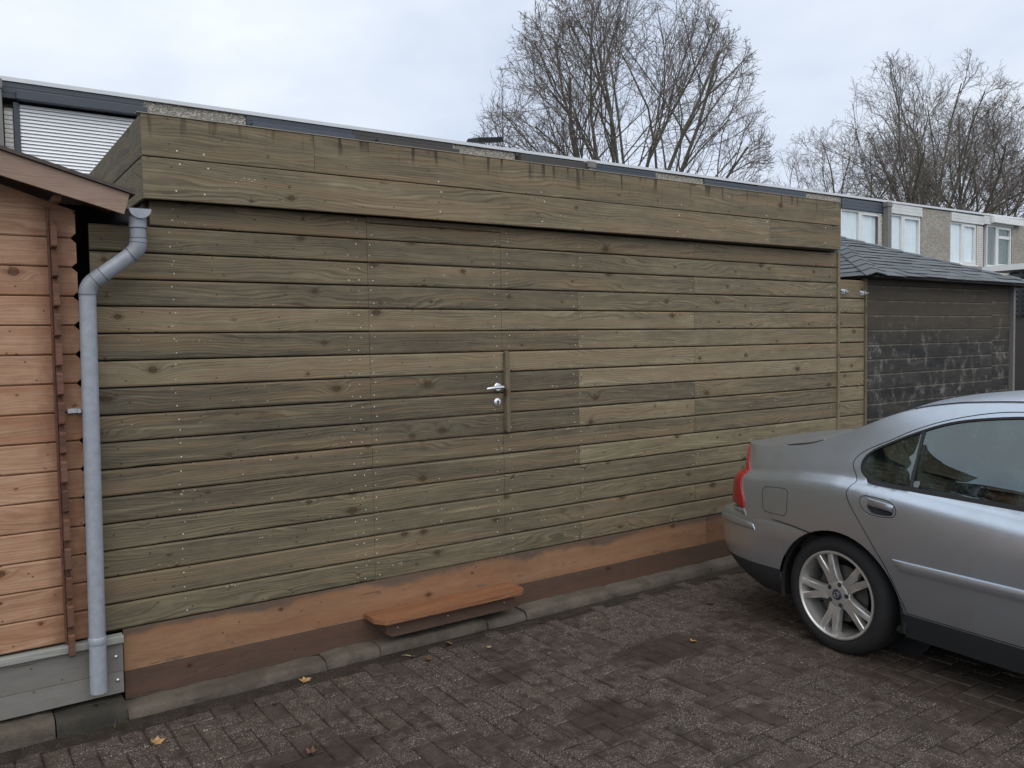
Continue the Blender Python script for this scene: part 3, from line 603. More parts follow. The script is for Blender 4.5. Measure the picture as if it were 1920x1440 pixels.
# cover strip, lever handle and lock on the door
pl = []
for k in range(9): a = math.pi*k/8; pl.append((0.019*math.cos(a), 1.662+0.019*math.sin(a)))
for k in range(9): a = math.pi+math.pi*k/8; pl.append((0.019*math.cos(a), 1.190+0.019*math.sin(a)))
mb = MB(); mb.prism(pl, lambda p_: (p_[0], -0.019, p_[1]-1.42), lambda p_: (p_[0], -0.001, p_[1]-1.42))
mb.prism([(x*0.72, 1.42+(z-1.42)*0.985) for x, z in pl], lambda p_: (p_[0], -0.024, p_[1]-1.42), lambda p_: (p_[0], -0.019, p_[1]-1.42))
obj('cover_strip', fix_normals(mb), m_oliveZ, door, (1.940-2.5, 0, 1.42), tone=0.40, hue=0.6, seed=8.1)
def discm(x, z, y, r, th, n=24): return Matrix.Translation((x, y, z)) @ Matrix.Rotation(R(90), 4, 'X')
mb = MB(); mb.lathe([(0.0, 0.012), (0.022, 0.011), (0.026, 0.007), (0.0265, 0.0)], discm(1.873-2.5, 1.458, -0.001, 0, 0), 24)
mb.tube([(1.873-2.5, -0.012, 1.458), (1.873-2.5, -0.045, 1.458)], 0.0095, 10)
mb.tube([(1.889-2.5, -0.047, 1.459), (1.873-2.5, -0.049, 1.459), (1.82-2.5, -0.050, 1.457), (1.772-2.5, -0.049, 1.453), (1.765-2.5, -0.049, 1.452)], [0.0085, 0.0105, 0.0095, 0.008, 0.004], 10)
obj('lever_handle', mb, m_alu, door, smooth=40)
mb = MB(); mb.lathe([(0.0, 0.010), (0.021, 0.0095), (0.0255, 0.006), (0.026, 0.0)], discm(1.871-2.5, 1.364, -0.001, 0, 0), 24)
obj('lock_rosette', mb, m_alu, door, smooth=40)
mb = MB(); mb.lathe([(0.0, 0.0115), (0.0075, 0.0115), (0.008, 0.009)], discm(1.871-2.5, 1.369, -0.001, 0, 0), 14)
mb.box(1.871-0.0036-2.5, 1.871+0.0036-2.5, -0.0122, -0.009, 1.350, 1.366)
obj('keyhole', mb, m_black, door)
# skirting boards under the planks
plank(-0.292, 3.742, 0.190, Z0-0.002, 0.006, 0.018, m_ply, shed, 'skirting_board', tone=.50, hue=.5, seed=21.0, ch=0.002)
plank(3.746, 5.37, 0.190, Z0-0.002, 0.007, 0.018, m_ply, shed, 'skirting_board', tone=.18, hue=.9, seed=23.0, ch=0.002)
plank(-0.292, 5.37, 0.052, 0.188, 0.004, 0.018, m_brown, shed, 'skirting_board', tone=.45, hue=.5, seed=25.0, ch=0.002)
# door step: an orange tread on a brown bearer
tp = [(0.945, -0.001), (0.945, -0.130), (0.985, -0.188), (1.00, -0.197), (1.895, -0.197), (1.922, -0.178), (1.938, -0.150), (1.938, -0.001)]
mb = MB(); mb.prism(tp, lambda p_: (p_[0], p_[1], -0.013), lambda p_: (p_[0], p_[1], 0.010))
mb.prism([(x+(0.004 if x < 1.4 else -0.004), min(-0.005, y+0.005)) for x, y in tp], lambda p_: (p_[0], p_[1], 0.010), lambda p_: (p_[0], p_[1], 0.013))
tread = obj('step', fix_normals(mb), m_tread, shed, (-2.5, 0, 0.212), tone=.55, hue=.6, seed=31.0, label='narrow orange wooden step under the door')
mb = MB(); mb.prism([(1.02, 0.198), (1.02, 0.125), (1.055, 0.102), (1.885, 0.102), (1.885, 0.198)], lambda p_: (p_[0], -0.128, p_[1]-0.15), lambda p_: (p_[0], -0.004, p_[1]-0.15))
obj('bearer', fix_normals(mb), m_brown, tread, (0, 0, 0.15-0.212), tone=.55, hue=.4, seed=33.0)
mb = MB()
for x in (1.09, 1.415, 1.81):
    for z in (0.185, 0.150):
        mb.add([(x+0.004*math.cos(k*math.pi/3), -0.1295, z-0.212+0.004*math.sin(k*math.pi/3)) for k in range(6)], [(5,4,3,2,1,0)])
obj('screw_heads', mb, m_screw, tread, kind='stuff')

# fence panel between the two sheds
fp = empty('fence_panel', (5.6, 0, 0), label='narrow plank panel with two shiny latches between new shed and blackened shed', category='fence panel')
FO = Vector((5.6, 0, 0))
for r_ in range(0, 15):
    zb = Z0+(13.0-r_)*PZ+GAP/2; zt = zb+PZ-GAP
    if r_ == 0: zt = 2.222
    if zb < 0.05: zb = 0.05
    if zt <= zb: continue
    if r_ == 0: pass
    rt = random.Random(r_+70); plank(5.405, 5.780, zb, zt, 0.004, 0.018, m_olive, fp, tone=rt.choice((.40,.5,.56,.62,.44)), hue=rt.uniform(.3,.9), seed=r_*2.3+90, off=FO)
mb = MB(); mb.box(5.782-5.6, 5.803-5.6, -0.012, 0.03, 0.05, 2.245, 0.003)
obj('corner_batten', mb, m_oliveZ, fp, tone=0.35, hue=0.2, seed=6.1)
mb = MB(); mb.box(5.41-5.6, 5.78-5.6, 0.0235, 0.05, 0.05, 2.2); obj('backing', mb, m_black, fp)
for x0, x1, z in ((5.428, 5.522, 2.121), (5.705, 5.815, 2.112)):
    mb = MB(); mb.box(x0-5.6, x1-5.6-0.03, -0.004, 0.002, z-0.019, z+0.019, 0.001)
    mb.tube([(x0-5.6-0.002, -0.012, z), (x1-5.6+0.004, -0.012, z)], 0.006, 8)
    for xx in (x0+0.018, x0+0.055): mb.box(xx-5.6, xx+0.012-5.6, -0.021, -0.004, z-0.012, z+0.012, 0.002)
    mb.tube([(x0+0.04-5.6, -0.012, z), (x0+0.04-5.6, -0.032, z-0.002)], 0.005, 8)
    obj('latch', mb, m_zinc, fp, smooth=40)

# ------------------------------------------------------------------ orange log cabin on the left
cab = empty('log_cabin', (-2.3, 0, 0), label='orange stained log cabin with grey base boards, at the left edge', category='cabin')
CO = Vector((-2.3, 0, 0)); CP = 0.1315
rc = random.Random(21)
zlist = [0.398+CP*k for k in range(0, 16)]
for k, zb in enumerate(zlist[:-1]):
    zt = zb+CP-0.003; h = (zt-zb)/2; x1 = -0.425; c = 0.020
    # log with chamfered end corners and V joint, profile in z-y then end chamfer in x-z
    yf, yb = -0.030, 0.004
    x0 = -4.2; vs = []
    prof = [(yf, -h+0.006), (yf+0.006, -h), (yb, -h), (yb, h), (yf+0.006, h), (yf, h-0.006)]
    for x, kx in ((x0, 0), (x1-c, 0), (x1, 1)):
        for y, z in prof:
            zz = z if not kx else max(-h+c, min(h-c, z))
            vs.append((x+2.3, y, zz))
    n_ = 6; fs = [tuple(range(n_-1, -1, -1)), tuple(2*n_+j for j in range(n_))]
    fs += [(a*n_+j, a*n_+(j+1) % n_, (a+1)*n_+(j+1) % n_, (a+1)*n_+j) for a in range(2) for j in range(n_)]
    obj('log', fix_normals(MB().add(vs, fs)), m_cabin, cab, (0, 0, (zb+zt)/2), tone=rc.uniform(.42,.66), hue=rc.uniform(.2,.7), seed=k*1.9+0.4)
    # cross-wall log end poking through
    zc = zb+CP/2-CP*0.5
    if k > 0 or True:
        e = MB(); zz0, zz1 = zb-CP*0.5+0.014, zb+CP*0.5-0.016
        if k == 0: zz0 = 0.345
        pe = [(-0.098, zz0+0.008), (-0.088, zz0), (-0.031, zz0), (-0.031, zz1), (-0.088, zz1), (-0.098, zz1-0.008)]
        e.prism(pe, lambda p_: (-0.531+2.3, p_[0], p_[1]-zb), lambda p_: (-0.507+2.3, p_[0], p_[1]-zb))
        e.box(-0.529+2.3, -0.509+2.3, -0.058, -0.031, zz1-zb, zz1-zb+0.026)
        obj('log_end', fix_normals(e), m_cabinZ, cab, (0, 0, zb), tone=rc.uniform(.1,.55), hue=rc.uniform(.2,.8), seed=k*2.7+3)
st = MB(); st.box(-0.5405+2.3, -0.5325+2.3, -0.046, -0.031, 0.40, 2.37); obj('corner_strip', st, m_cabinZ, cab, (0, 0, 0), tone=.45, hue=.5, seed=2.2)
mb = MB(); mb.box(-4.2+2.3, -0.46+2.3, 0.006, 0.03, 0.39, 2.37)
mb.prism([(-4.3, 2.36), (-0.42, 2.36), (-2.2, 2.95)], lambda p_: (p_[0]+2.3, -0.03, p_[1]), lambda p_: (p_[0]+2.3, 0.03, p_[1]))
obj('gable_wall', fix_normals(mb), m_cabin, cab, tone=.5, hue=.5, seed=17.0)
mb = MB(); mb.box(-0.49+2.3, -0.46+2.3, 0.031, 2.6, 0.39, 2.37); mb.box(-4.2+2.3, -4.17+2.3, 0.031, 2.6, 0.39, 2.37); mb.box(-4.2+2.3, -0.46+2.3, 2.6, 2.63, 0.39, 2.37)
obj('side_wall', mb, m_cabin, cab, tone=.4, hue=.5, seed=13.0)
# bargeboard + roof (eave runs in depth at the right)
sl = (2.425-2.562)/(-0.213+0.713)*1.02
def barge_z(x): return 2.425+sl*(x+0.213)
XRG = -2.1; zr = barge_z(XRG)
bp = [(-0.226, barge_z(-0.226)-0.005), (-0.252, barge_z(-0.252)-0.102), (XRG, zr-0.118), (XRG, zr)]
mb = MB(); mb.prism(bp, lambda p_: (p_[0]+2.3, -0.222, p_[1]-2.45), lambda p_: (p_[0]+2.3, -0.200, p_[1]-2.45))
obj('bargeboard', fix_normals(mb), m_barge, cab, (0, 0, 2.45), tone=.5, hue=.4, seed=41.0)
mb = MB(); mb.prism([(2*XRG-x, z) for x, z in bp], lambda p_: (p_[0]+2.3, -0.222, p_[1]-2.45), lambda p_: (p_[0]+2.3, -0.200, p_[1]-2.45))
obj('bargeboard', fix_normals(mb), m_barge, cab, (0, 0, 2.45), tone=.5, hue=.4, seed=43.0)
rp = [(-0.205, barge_z(-0.205)-0.002), (-0.205, barge_z(-0.205)+0.014), (XRG, zr+0.017), (XRG, zr+0.001)]
mb = MB(); mb.prism(rp, lambda p_: (p_[0]+2.3, -0.238, p_[1]), lambda p_: (p_[0]+2.3, 2.8, p_[1]))
mb.prism([(2*XRG-x, z) for x, z in rp], lambda p_: (p_[0]+2.3, -0.238, p_[1]), lambda p_: (p_[0]+2.3, 2.8, p_[1]))
obj('roof', fix_normals(mb), m_felt, cab)
mb = MB(); q_ = [(-0.232, barge_z(-0.232)-0.022), (-0.232, barge_z(-0.232)-0.004), (XRG, zr-0.003), (XRG, zr-0.021)]
mb.prism(q_, lambda p_: (p_[0]+2.3, -0.199, p_[1]), lambda p_: (p_[0]+2.3, 2.78, p_[1]))
obj('roof_boarding', fix_normals(mb), m_cabin, cab, tone=.5, hue=.5, seed=9.0)
mb = MB(); mb.box(-0.518+2.3, -0.486+2.3, -0.12, 0.3, 2.388, 2.412, 0.003)
obj('purlin_end', mb, m_cabin, cab, (0, 0, 0), tone=.9, hue=.3, seed=5.0)
# grey base
plank(-4.3, -0.300, 0.352, 0.386, -0.058, 0.055, m_ledge, cab, 'ledge', tone=.5, hue=.4, seed=61.0, ch=0.004, off=CO)
plank(-4.3, -0.302, 0.212, 0.350, -0.034, 0.032, m_greyw, cab, 'base_board', tone=.45, hue=.4, seed=63.0, ch=0.002, off=CO)
plank(-4.3, -0.303, 0.108, 0.2105, -0.033, 0.032, m_greyw, cab, 'base_board', tone=.6, hue=.4, seed=65.0, ch=0.002, off=CO)
for x, z in ((-0.333, 0.285), (-0.329, 0.172)):
    mb = MB(); mb.lathe([(0.0, 0.006), (0.006, 0.0052), (0.0092, 0.0025), (0.0098, 0.0)], Matrix.Translation((x+2.3, -0.0335, z)) @ Matrix.Rotation(R(90), 4, 'X'), 16)
    obj('bolt', mb, m_zinc, cab, smooth=40)

# grey rain pipe with the gutter end above it
dp = empty('rain_pipe', (-0.41, -0.085, 0.15), label='grey round rain pipe with a swan neck bend between log cabin and plank shed', category='drainpipe')
def P3(x, y, z): return (x+0.41, y+0.085, z-0.15)
PR = 0.0355
gx, gz = -0.182, 2.366
mb = MB(); n = 14; vs = []
for y in (-0.205, 2.8):
    for k in range(n+1):
        a = math.pi+math.pi*k/n; vs.append(P3(gx+0.046*math.cos(a), y, gz+0.046*math.sin(a)*0.92))
    for k in range(n, -1, -1):
        a = math.pi+math.pi*k/n; vs.append(P3(gx+0.043*math.cos(a), y, gz+0.043*math.sin(a)*0.92))
m_ = 2*(n+1); mb.add(vs, [(j, (j+1) % m_, m_+(j+1) % m_, m_+j) for j in range(m_)])
gut = obj('gutter', fix_normals(mb), m_pipe2, dp, smooth=40)
mb = MB(); pe = [(gx+0.0475*math.cos(math.pi+math.pi*k/n), gz+0.0475*math.sin(math.pi+math.pi*k/n)*0.92) for k in range(n+1)]
mb.prism(pe, lambda p_: P3(p_[0], -0.2085, p_[1]), lambda p_: P3(p_[0], -0.2045, p_[1])); obj('end_cap', fix_normals(mb), m_pipe, gut)
def bend(p0, p1, p2, r, k=7):
    p0, p1, p2 = map(Vector, (p0, p1, p2)); a = p1+(p0-p1).normalized()*r; b = p1+(p2-p1).normalized()*r
    return [(1-t)**2*a+2*t*(1-t)*p1+t*t*b for t in [i/k for i in range(k+1)]]
yp = -0.085; A0 = P3(-0.186, -0.16, 2.335); A1 = P3(-0.186, -0.16, 2.187); A2 = P3(-0.396, -0.10, 2.020); A3 = P3(-0.418, yp, 0.155)
obj('outlet', MB().tube([A0, Vector(A0)+Vector((0,0,-0.052))], PR*1.06, 24), m_pipe2, dp, smooth=40)
obj('sleeve', MB().tube([Vector(A0)+Vector((0,0,-0.053)), Vector(A0)+Vector((0,0,-0.098))], PR*0.98, 24), m_pipe2, dp, smooth=40)
b1 = bend(A0, A1, A2, 0.040); b2 = bend(A1, A2, A3, 0.040)
obj('upper_bend', MB().tube([Vector(A0)+Vector((0,0,-0.099))]+b1, PR*1.05, 24), m_pipe2, dp, smooth=40)
obj('offset_pipe', MB().tube([b1[-1], b2[0]], PR*0.985, 24), m_pipe, dp, smooth=40)
dd = (Vector(A1)-Vector(A2)).normalized()
obj('lower_bend', MB().tube([Vector(b2[0])+dd*0.045, b2[0]]+b2[1:]+[Vector(b2[-1])+Vector((0,0,-0.006))], PR*1.045, 24), m_pipe2, dp, smooth=40)
obj('pipe', MB().tube([b2[-1], P3(-0.4145, yp, 0.40)], PR, 24), m_pipe, dp, smooth=40)
obj('foot_pipe', MB().tube([P3(-0.4145, yp, 0.392), A3], PR*1.035, 24), m_pipe, dp, smooth=40)
obj('collar', MB().tube([P3(-0.4145, yp, 0.416), P3(-0.4145, yp, 0.410), P3(-0.4145, yp, 0.386), P3(-0.4145, yp, 0.380)], [PR*1.05, PR*1.13, PR*1.13, PR*1.05], 24), m_pipe, dp, smooth=30)
def joint(p, d, r=1.075):
    p, d = Vector(p), Vector(d).normalized()*0.0013; obj('joint', MB().tube([p-d, p+d], PR*r, 24), m_seam_early, dp)
joint(Vector(A0)+Vector((0,0,-0.0525)), (0,0,1)); joint(Vector(A0)+Vector((0,0,-0.0985)), (0,0,1), 1.06); joint(b1[1], b1[1]-b1[0], 1.06); joint(b1[-1], dd, 1.06); joint(Vector(b2[0])+dd*0.045, dd, 1.06); joint(b2[0], dd, 1.06); joint(b2[-1], (0,0,1), 1.06)
mb = MB(); zc = 1.456; mb.tube([P3(-0.404, yp, zc+0.012), P3(-0.404, yp, zc+0.010), P3(-0.404, yp, zc-0.010), P3(-0.404, yp, zc-0.012)], [PR*1.02, PR*1.09, PR*1.09, PR*1.02], 24)
mb.box(-0.490+0.41, -0.43+0.41, -0.046+0.085, -0.032+0.085, zc-0.010-0.15, zc+0.011-0.15, 0.001); mb.box(-0.452+0.41, -0.437+0.41, -0.078+0.085, -0.04+0.085, zc-0.009-0.15, zc+0.010-0.15, 0.001)
obj('pipe_bracket', mb, m_zinc, dp, smooth=40)

# ------------------------------------------------------------------ blackened shed with pyramid roof
ds = empty('blackened_shed', (7.2, 0, 0), label='old blackened plank shed with slate grey shingled pyramid roof, behind the silver car', category='shed')
DO = Vector((7.2, 0, 0)); DP = 0.133
k = 0; z = 0.06
while z < 2.20:
    rt = random.Random(k+5)
    plank(5.806, 8.10, z, min(z+DP-0.003, 2.24), 0.012+rt.uniform(0, .003), 0.02, m_dark, ds, seed=k*1.7+1, off=DO, ch=0.0022)
    plank(8.104, 8.475, z+0.02, min(z+0.02+DP-0.003, 2.24), 0.018, 0.02, m_dark, ds, seed=k*1.1+51, off=DO, ch=0.0022)
    k += 1; z += DP
mb = MB(); mb.box(8.49-7.2, 8.53-7.2, -0.02, 0.04, 0.04, 2.26, 0.004); obj('corner_batten', mb, m_post, ds)
mb = MB(); mb.box(5.83-7.2, 5.86-7.2, 0.041, 2.9, 0.04, 2.24); mb.box(8.45-7.2, 8.48-7.2, 0.041, 2.9, 0.04, 2.24); mb.box(5.81-7.2, 8.49-7.2, 0.0405, 0.06, 0.03, 2.24)
obj('side_wall', mb, m_black, ds)
E0, E1, EY0, EY1, EZ, AP = 5.76, 8.82, -0.13, 3.10, 2.262, (7.42, 1.50, 2.888)
mb = MB(); v4 = [(E0, EY0, EZ), (E1, EY0, EZ-0.012), (E1, EY1, EZ), (E0, EY1, EZ)]
mb.add([(x-7.2, y, z) for x, y, z in v4]+[(AP[0]-7.2, AP[1], AP[2])]+[(x-7.2, y, z-0.02) for x, y, z in v4], [(0,1,4), (1,2,4), (2,3,4), (3,0,4), (5,8,7,6), (0,5,6,1), (1,6,7,2), (2,7,8,3), (3,8,5,0)])
roof = obj('roof', fix_normals(mb), m_black, ds)
rsng = random.Random(8)
def shingles(P, Q, NR, tab, names='shingle'):
    P, Q, A_ = Vector(P), Vector(Q), Vector(AP); e = (Q-P); nrm = e.cross(A_-P).normalized()
    if nrm.z < 0: nrm = -nrm
    for r_ in range(NR):
        f0, f1 = r_/NR, min(1.0, (r_+1.25)/NR)
        a0, a1 = P.lerp(A_, f0), P.lerp(A_, f1); b0, b1_ = Q.lerp(A_, f0), Q.lerp(A_, f1)
        Lb = (b0-a0).length; n_ = max(1, round(Lb/tab)); cuts = [0.0]
        offs = rsng.uniform(0.25, 0.75)
        cuts += [min(1, (i+offs)/n_) for i in range(n_)]+[1.0]
        for i in range(len(cuts)-1):
            t0, t1 = cuts[i], cuts[i+1]
            if t1-t0 < 0.02: continue
            lift0 = 0.0105+rsng.uniform(-.003,.006); lift1 = 0.003
            dn = (a0-a1).normalized()*rsng.uniform(0.0, 0.022 if r_ else 0.035)
            q0, q1 = a0.lerp(b0, t0+0.003), a0.lerp(b0, t1-0.003)
            # upper corners clipped between the hips
            def up(pt, t):
                du = (a1-a0)+(b1_-a1)*0; s_ = (pt-a0).dot(e.normalized()); 
                s1 = (a1-a0).dot(e.normalized()); s2 = (b1_-a0).dot(e.normalized())
                base = (a0+(a1-a0)-e.normalized()*s1)
                return base+e.normalized()*max(s1, min(s2, s_))
            r0_, r1_ = up(q0, t0), up(q1, t1)
            bot = [q0+dn, q1+dn, r1_, r0_]; th_ = 0.0045
            lo = [bot[0]+nrm*(lift0-th_), bot[1]+nrm*(lift0-th_), bot[2]+nrm*(lift1-0.003), bot[3]+nrm*(lift1-0.003)]
            hi = [bot[0]+nrm*lift0, bot[1]+nrm*(lift0+rsng.uniform(-.003,.003)), bot[2]+nrm*lift1, bot[3]+nrm*lift1]
            mb = MB().add([(v.x-7.2, v.y, v.z) for v in lo+hi], [(3,2,1,0), (4,5,6,7), (0,1,5,4), (1,2,6,5), (2,3,7,6), (3,0,4,7)])
            obj(names, fix_normals(mb), m_shingle, roof, tone=rsng.uniform(0, 1))
shingles(v4[0], v4[1], 13, 0.34); shingles(v4[3], v4[0], 13, 0.34)
for a_, b_ in ((v4[0], AP), (v4[1], AP)):
    a_, b_ = Vector(a_), Vector(b_); nn = 11
    side = (b_-a_).cross(Vector((0,0,1))).normalized()
    for i in range(nn):
        p, q = a_.lerp(b_, i/nn), a_.lerp(b_, min(1, (i+1.2)/nn)); w_ = 0.085
        lf = 0.030
        vs = []
        for pt, l_ in ((p, lf), (q, lf-0.012)):
            vs += [pt+side*w_+Vector((0,0,-0.028+l_)), pt+Vector((0,0,l_)), pt-side*w_+Vector((0,0,-0.028+l_))]
        vs += [v-Vector((0,0,0.007)) for v in vs]
        fs = [(0,1,4,3), (1,2,5,4), (6,9,10,7), (7,10,11,8), (0,6,7,1), (1,7,8,2), (3,4,10,9), (4,5,11,10), (0,3,9,6), (2,8,11,5)]
        obj('hip_shingle', fix_normals(MB().add([(v.x-7.2, v.y, v.z) for v in vs], fs)), m_shingle, roof, tone=rsng.uniform(0.2, 1))

# white-edged shed with dark trellis, far right
ws = empty('trellis_shed', (13.0, 1.6, 0), label='low outbuilding with white roof edge and dark trellis, beyond the shingled roof', category='outbuilding')
mb = MB(); mb.box(0, 4.0, -2.0, 0.86, 2.735, 2.825); obj('roof', mb, m_white, ws)
mb = MB(); mb.box(0.10, 4.0, -1.9, 0.8, 0.0, 2.0); mb.box(0.6, 3.9, -1.6, 0.75, 2.0, 2.73); obj('wall', mb, m_brownc, ws)
for k in range(9):
    mb = MB(); mb.box(0.06, 0.095, -1.9, 0.8, 2.03+k*0.075, 2.07+k*0.075); obj('trellis_slat', mb, m_anth, ws)
for k in range(7):
    mb = MB(); mb.box(0.045, 0.059, -1.85+k*0.43, -1.79+k*0.43, 2.0, 2.73); obj('trellis_post', mb, m_plastic, ws)

# ------------------------------------------------------------------ terrace of houses
HY = 9.48
bounds = [-5.6, -0.08, 5.20, 10.64, 16.10, 21.79, 27.45, 32.7, 38.2, 43.8, 49.4]
pebs = [(-3.7, -2.1), (1.77, 3.33), (7.24, 8.69), (12.57, 14.15), (18.05, 19.63), (23.72, 25.41), (29.45, 31.1), (34.8, 36.3), (40.2, 41.8), (45.8, 47.4)]
labels = ['terraced house at the far left, mostly hidden by the log cabin roof', 'terraced house with a closed white venetian blind and anthracite shutter box, above the log cabin',
 'terraced house with dark brown boarding along its eaves, left of the black roof vent tower side', 'terraced house with blue grey boarding whose eaves run below the big bare tree',
 'terraced house with blue boarding and white framed curtained window beside the grey downpipe', 'terraced house with white boarding, right of the grey downpipe, two curtained windows',
 'terraced house with white roller shutter box and bare grey blue window, far right', 'terraced house beyond the right picture edge, first', 'terraced house beyond the right picture edge, second', 'terraced house beyond the right picture edge, third']
labels[2] = 'terraced house with dark brown boarding under its eaves and a black roof vent'
clad = [m_anth, m_anth, m_brownc, m_blue, m_blue, m_whitec, m_whitec, m_blue, m_brownc, m_blue]
def zroof(x): return 5.515-.0002*x+.00017*x*x   # underside of the white roof edge, the row climbs a little
def window(house, hx, x0, x1, zb, zt, mull, fm, curtain=True, y=HY, transom=False):
    fr = MB(); w_ = 0.055; yb = y+0.10
    for a, b, c, d_ in ((x0, x0+w_, zb, zt), (x1-w_, x1, zb, zt), (x0+w_, x1-w_, zb, zb+w_), (x0+w_, x1-w_, zt-w_, zt)): fr.box(a-hx, b-hx, y+0.02, yb, c, d_)
    fr.box(mull-0.05-hx, mull+0.05-hx, y+0.015, yb, zb+w_, zt-w_)
    # opening sash, a second frame standing proud
    a, b = mull+0.05, x1-w_
    for c in ((a, a+0.05, zb+w_, zt-w_), (b-0.05, b, zb+w_, zt-w_), (a+0.05, b-0.05, zb+w_, zb+w_+0.05), (a+0.05, b-0.05, zt-w_-0.05, zt-w_)): fr.box(c[0]-hx, c[1]-hx, y+0.005, yb-0.01, c[2], c[3])
    if transom: fr.box(a+0.075-hx, b-0.075-hx, y+0.006, yb-0.01, zt-0.42, zt-0.32)
    fr.box(x0-0.03-hx, x1+0.03-hx, y-0.05, y+0.02, zb-0.05, zb)
    f = obj('window', fr, fm, house)
    for a, b in ((x0+w_, mull-0.05), (mull+0.05+0.05, x1-w_-0.05)):
        g_ = MB().box(a-hx, b-hx, y+0.055, y+0.06, zb+w_, zt-w_); obj('pane', g_, m_glass, f)
        if curtain:
            c_ = MB(); n_ = int((b-a)/0.03); vs = []
            for i in range(n_+1):
                x = a+(b-a)*i/n_; yy = y+0.085+0.012*math.sin(i*1.7+a)+0.006*math.sin(i*0.63)
                vs += [(x-hx, yy, zb+w_), (x-hx, yy, zt-w_)]
            c_.add(vs, [(2*i, 2*i+2, 2*i+3, 2*i+1) for i in range(n_)]); obj('curtain', c_, m_curt, f, smooth=60)
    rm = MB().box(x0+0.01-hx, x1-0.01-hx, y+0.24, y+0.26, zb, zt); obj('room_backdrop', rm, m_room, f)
    return f
brick_m = MB().box(0, 0.205, 0, 0.09, 0, 0.053, 0.004).mesh('brick'); brick_m.materials.append(m_wbrick)
half_m = MB().box(0, 0.10, 0, 0.09, 0, 0.053, 0.004).mesh('brick'); half_m.materials.append(m_wbrick)
def pier(house, hx, x0, x1, z0, z1):
    mb = MB().box(x0-hx, x1-hx, HY+0.006, HY+0.12, z0-0.3, z1); obj('pier', mb, m_mortar, house)
    r_ = 0; z = z0
    while z < z1-0.05:
        x = x0
        full = (r_ % 2 == 0)
        while x < x1-0.05:
            wid = 0.205 if full else 0.10
            if x+wid > x1+0.02: wid = 0.10
            if x+wid > x1+0.03: break
            o = bpy.data.objects.new('brick', brick_m if wid > 0.15 else half_m); COL.objects.link(o); o.parent = house
            o.location = (x-hx, HY-0.004, z); o['tone'] = 0.5
            x += wid+0.010; full = not full if wid < 0.15 else full
        z += 0.0625; r_ += 1
houses = []
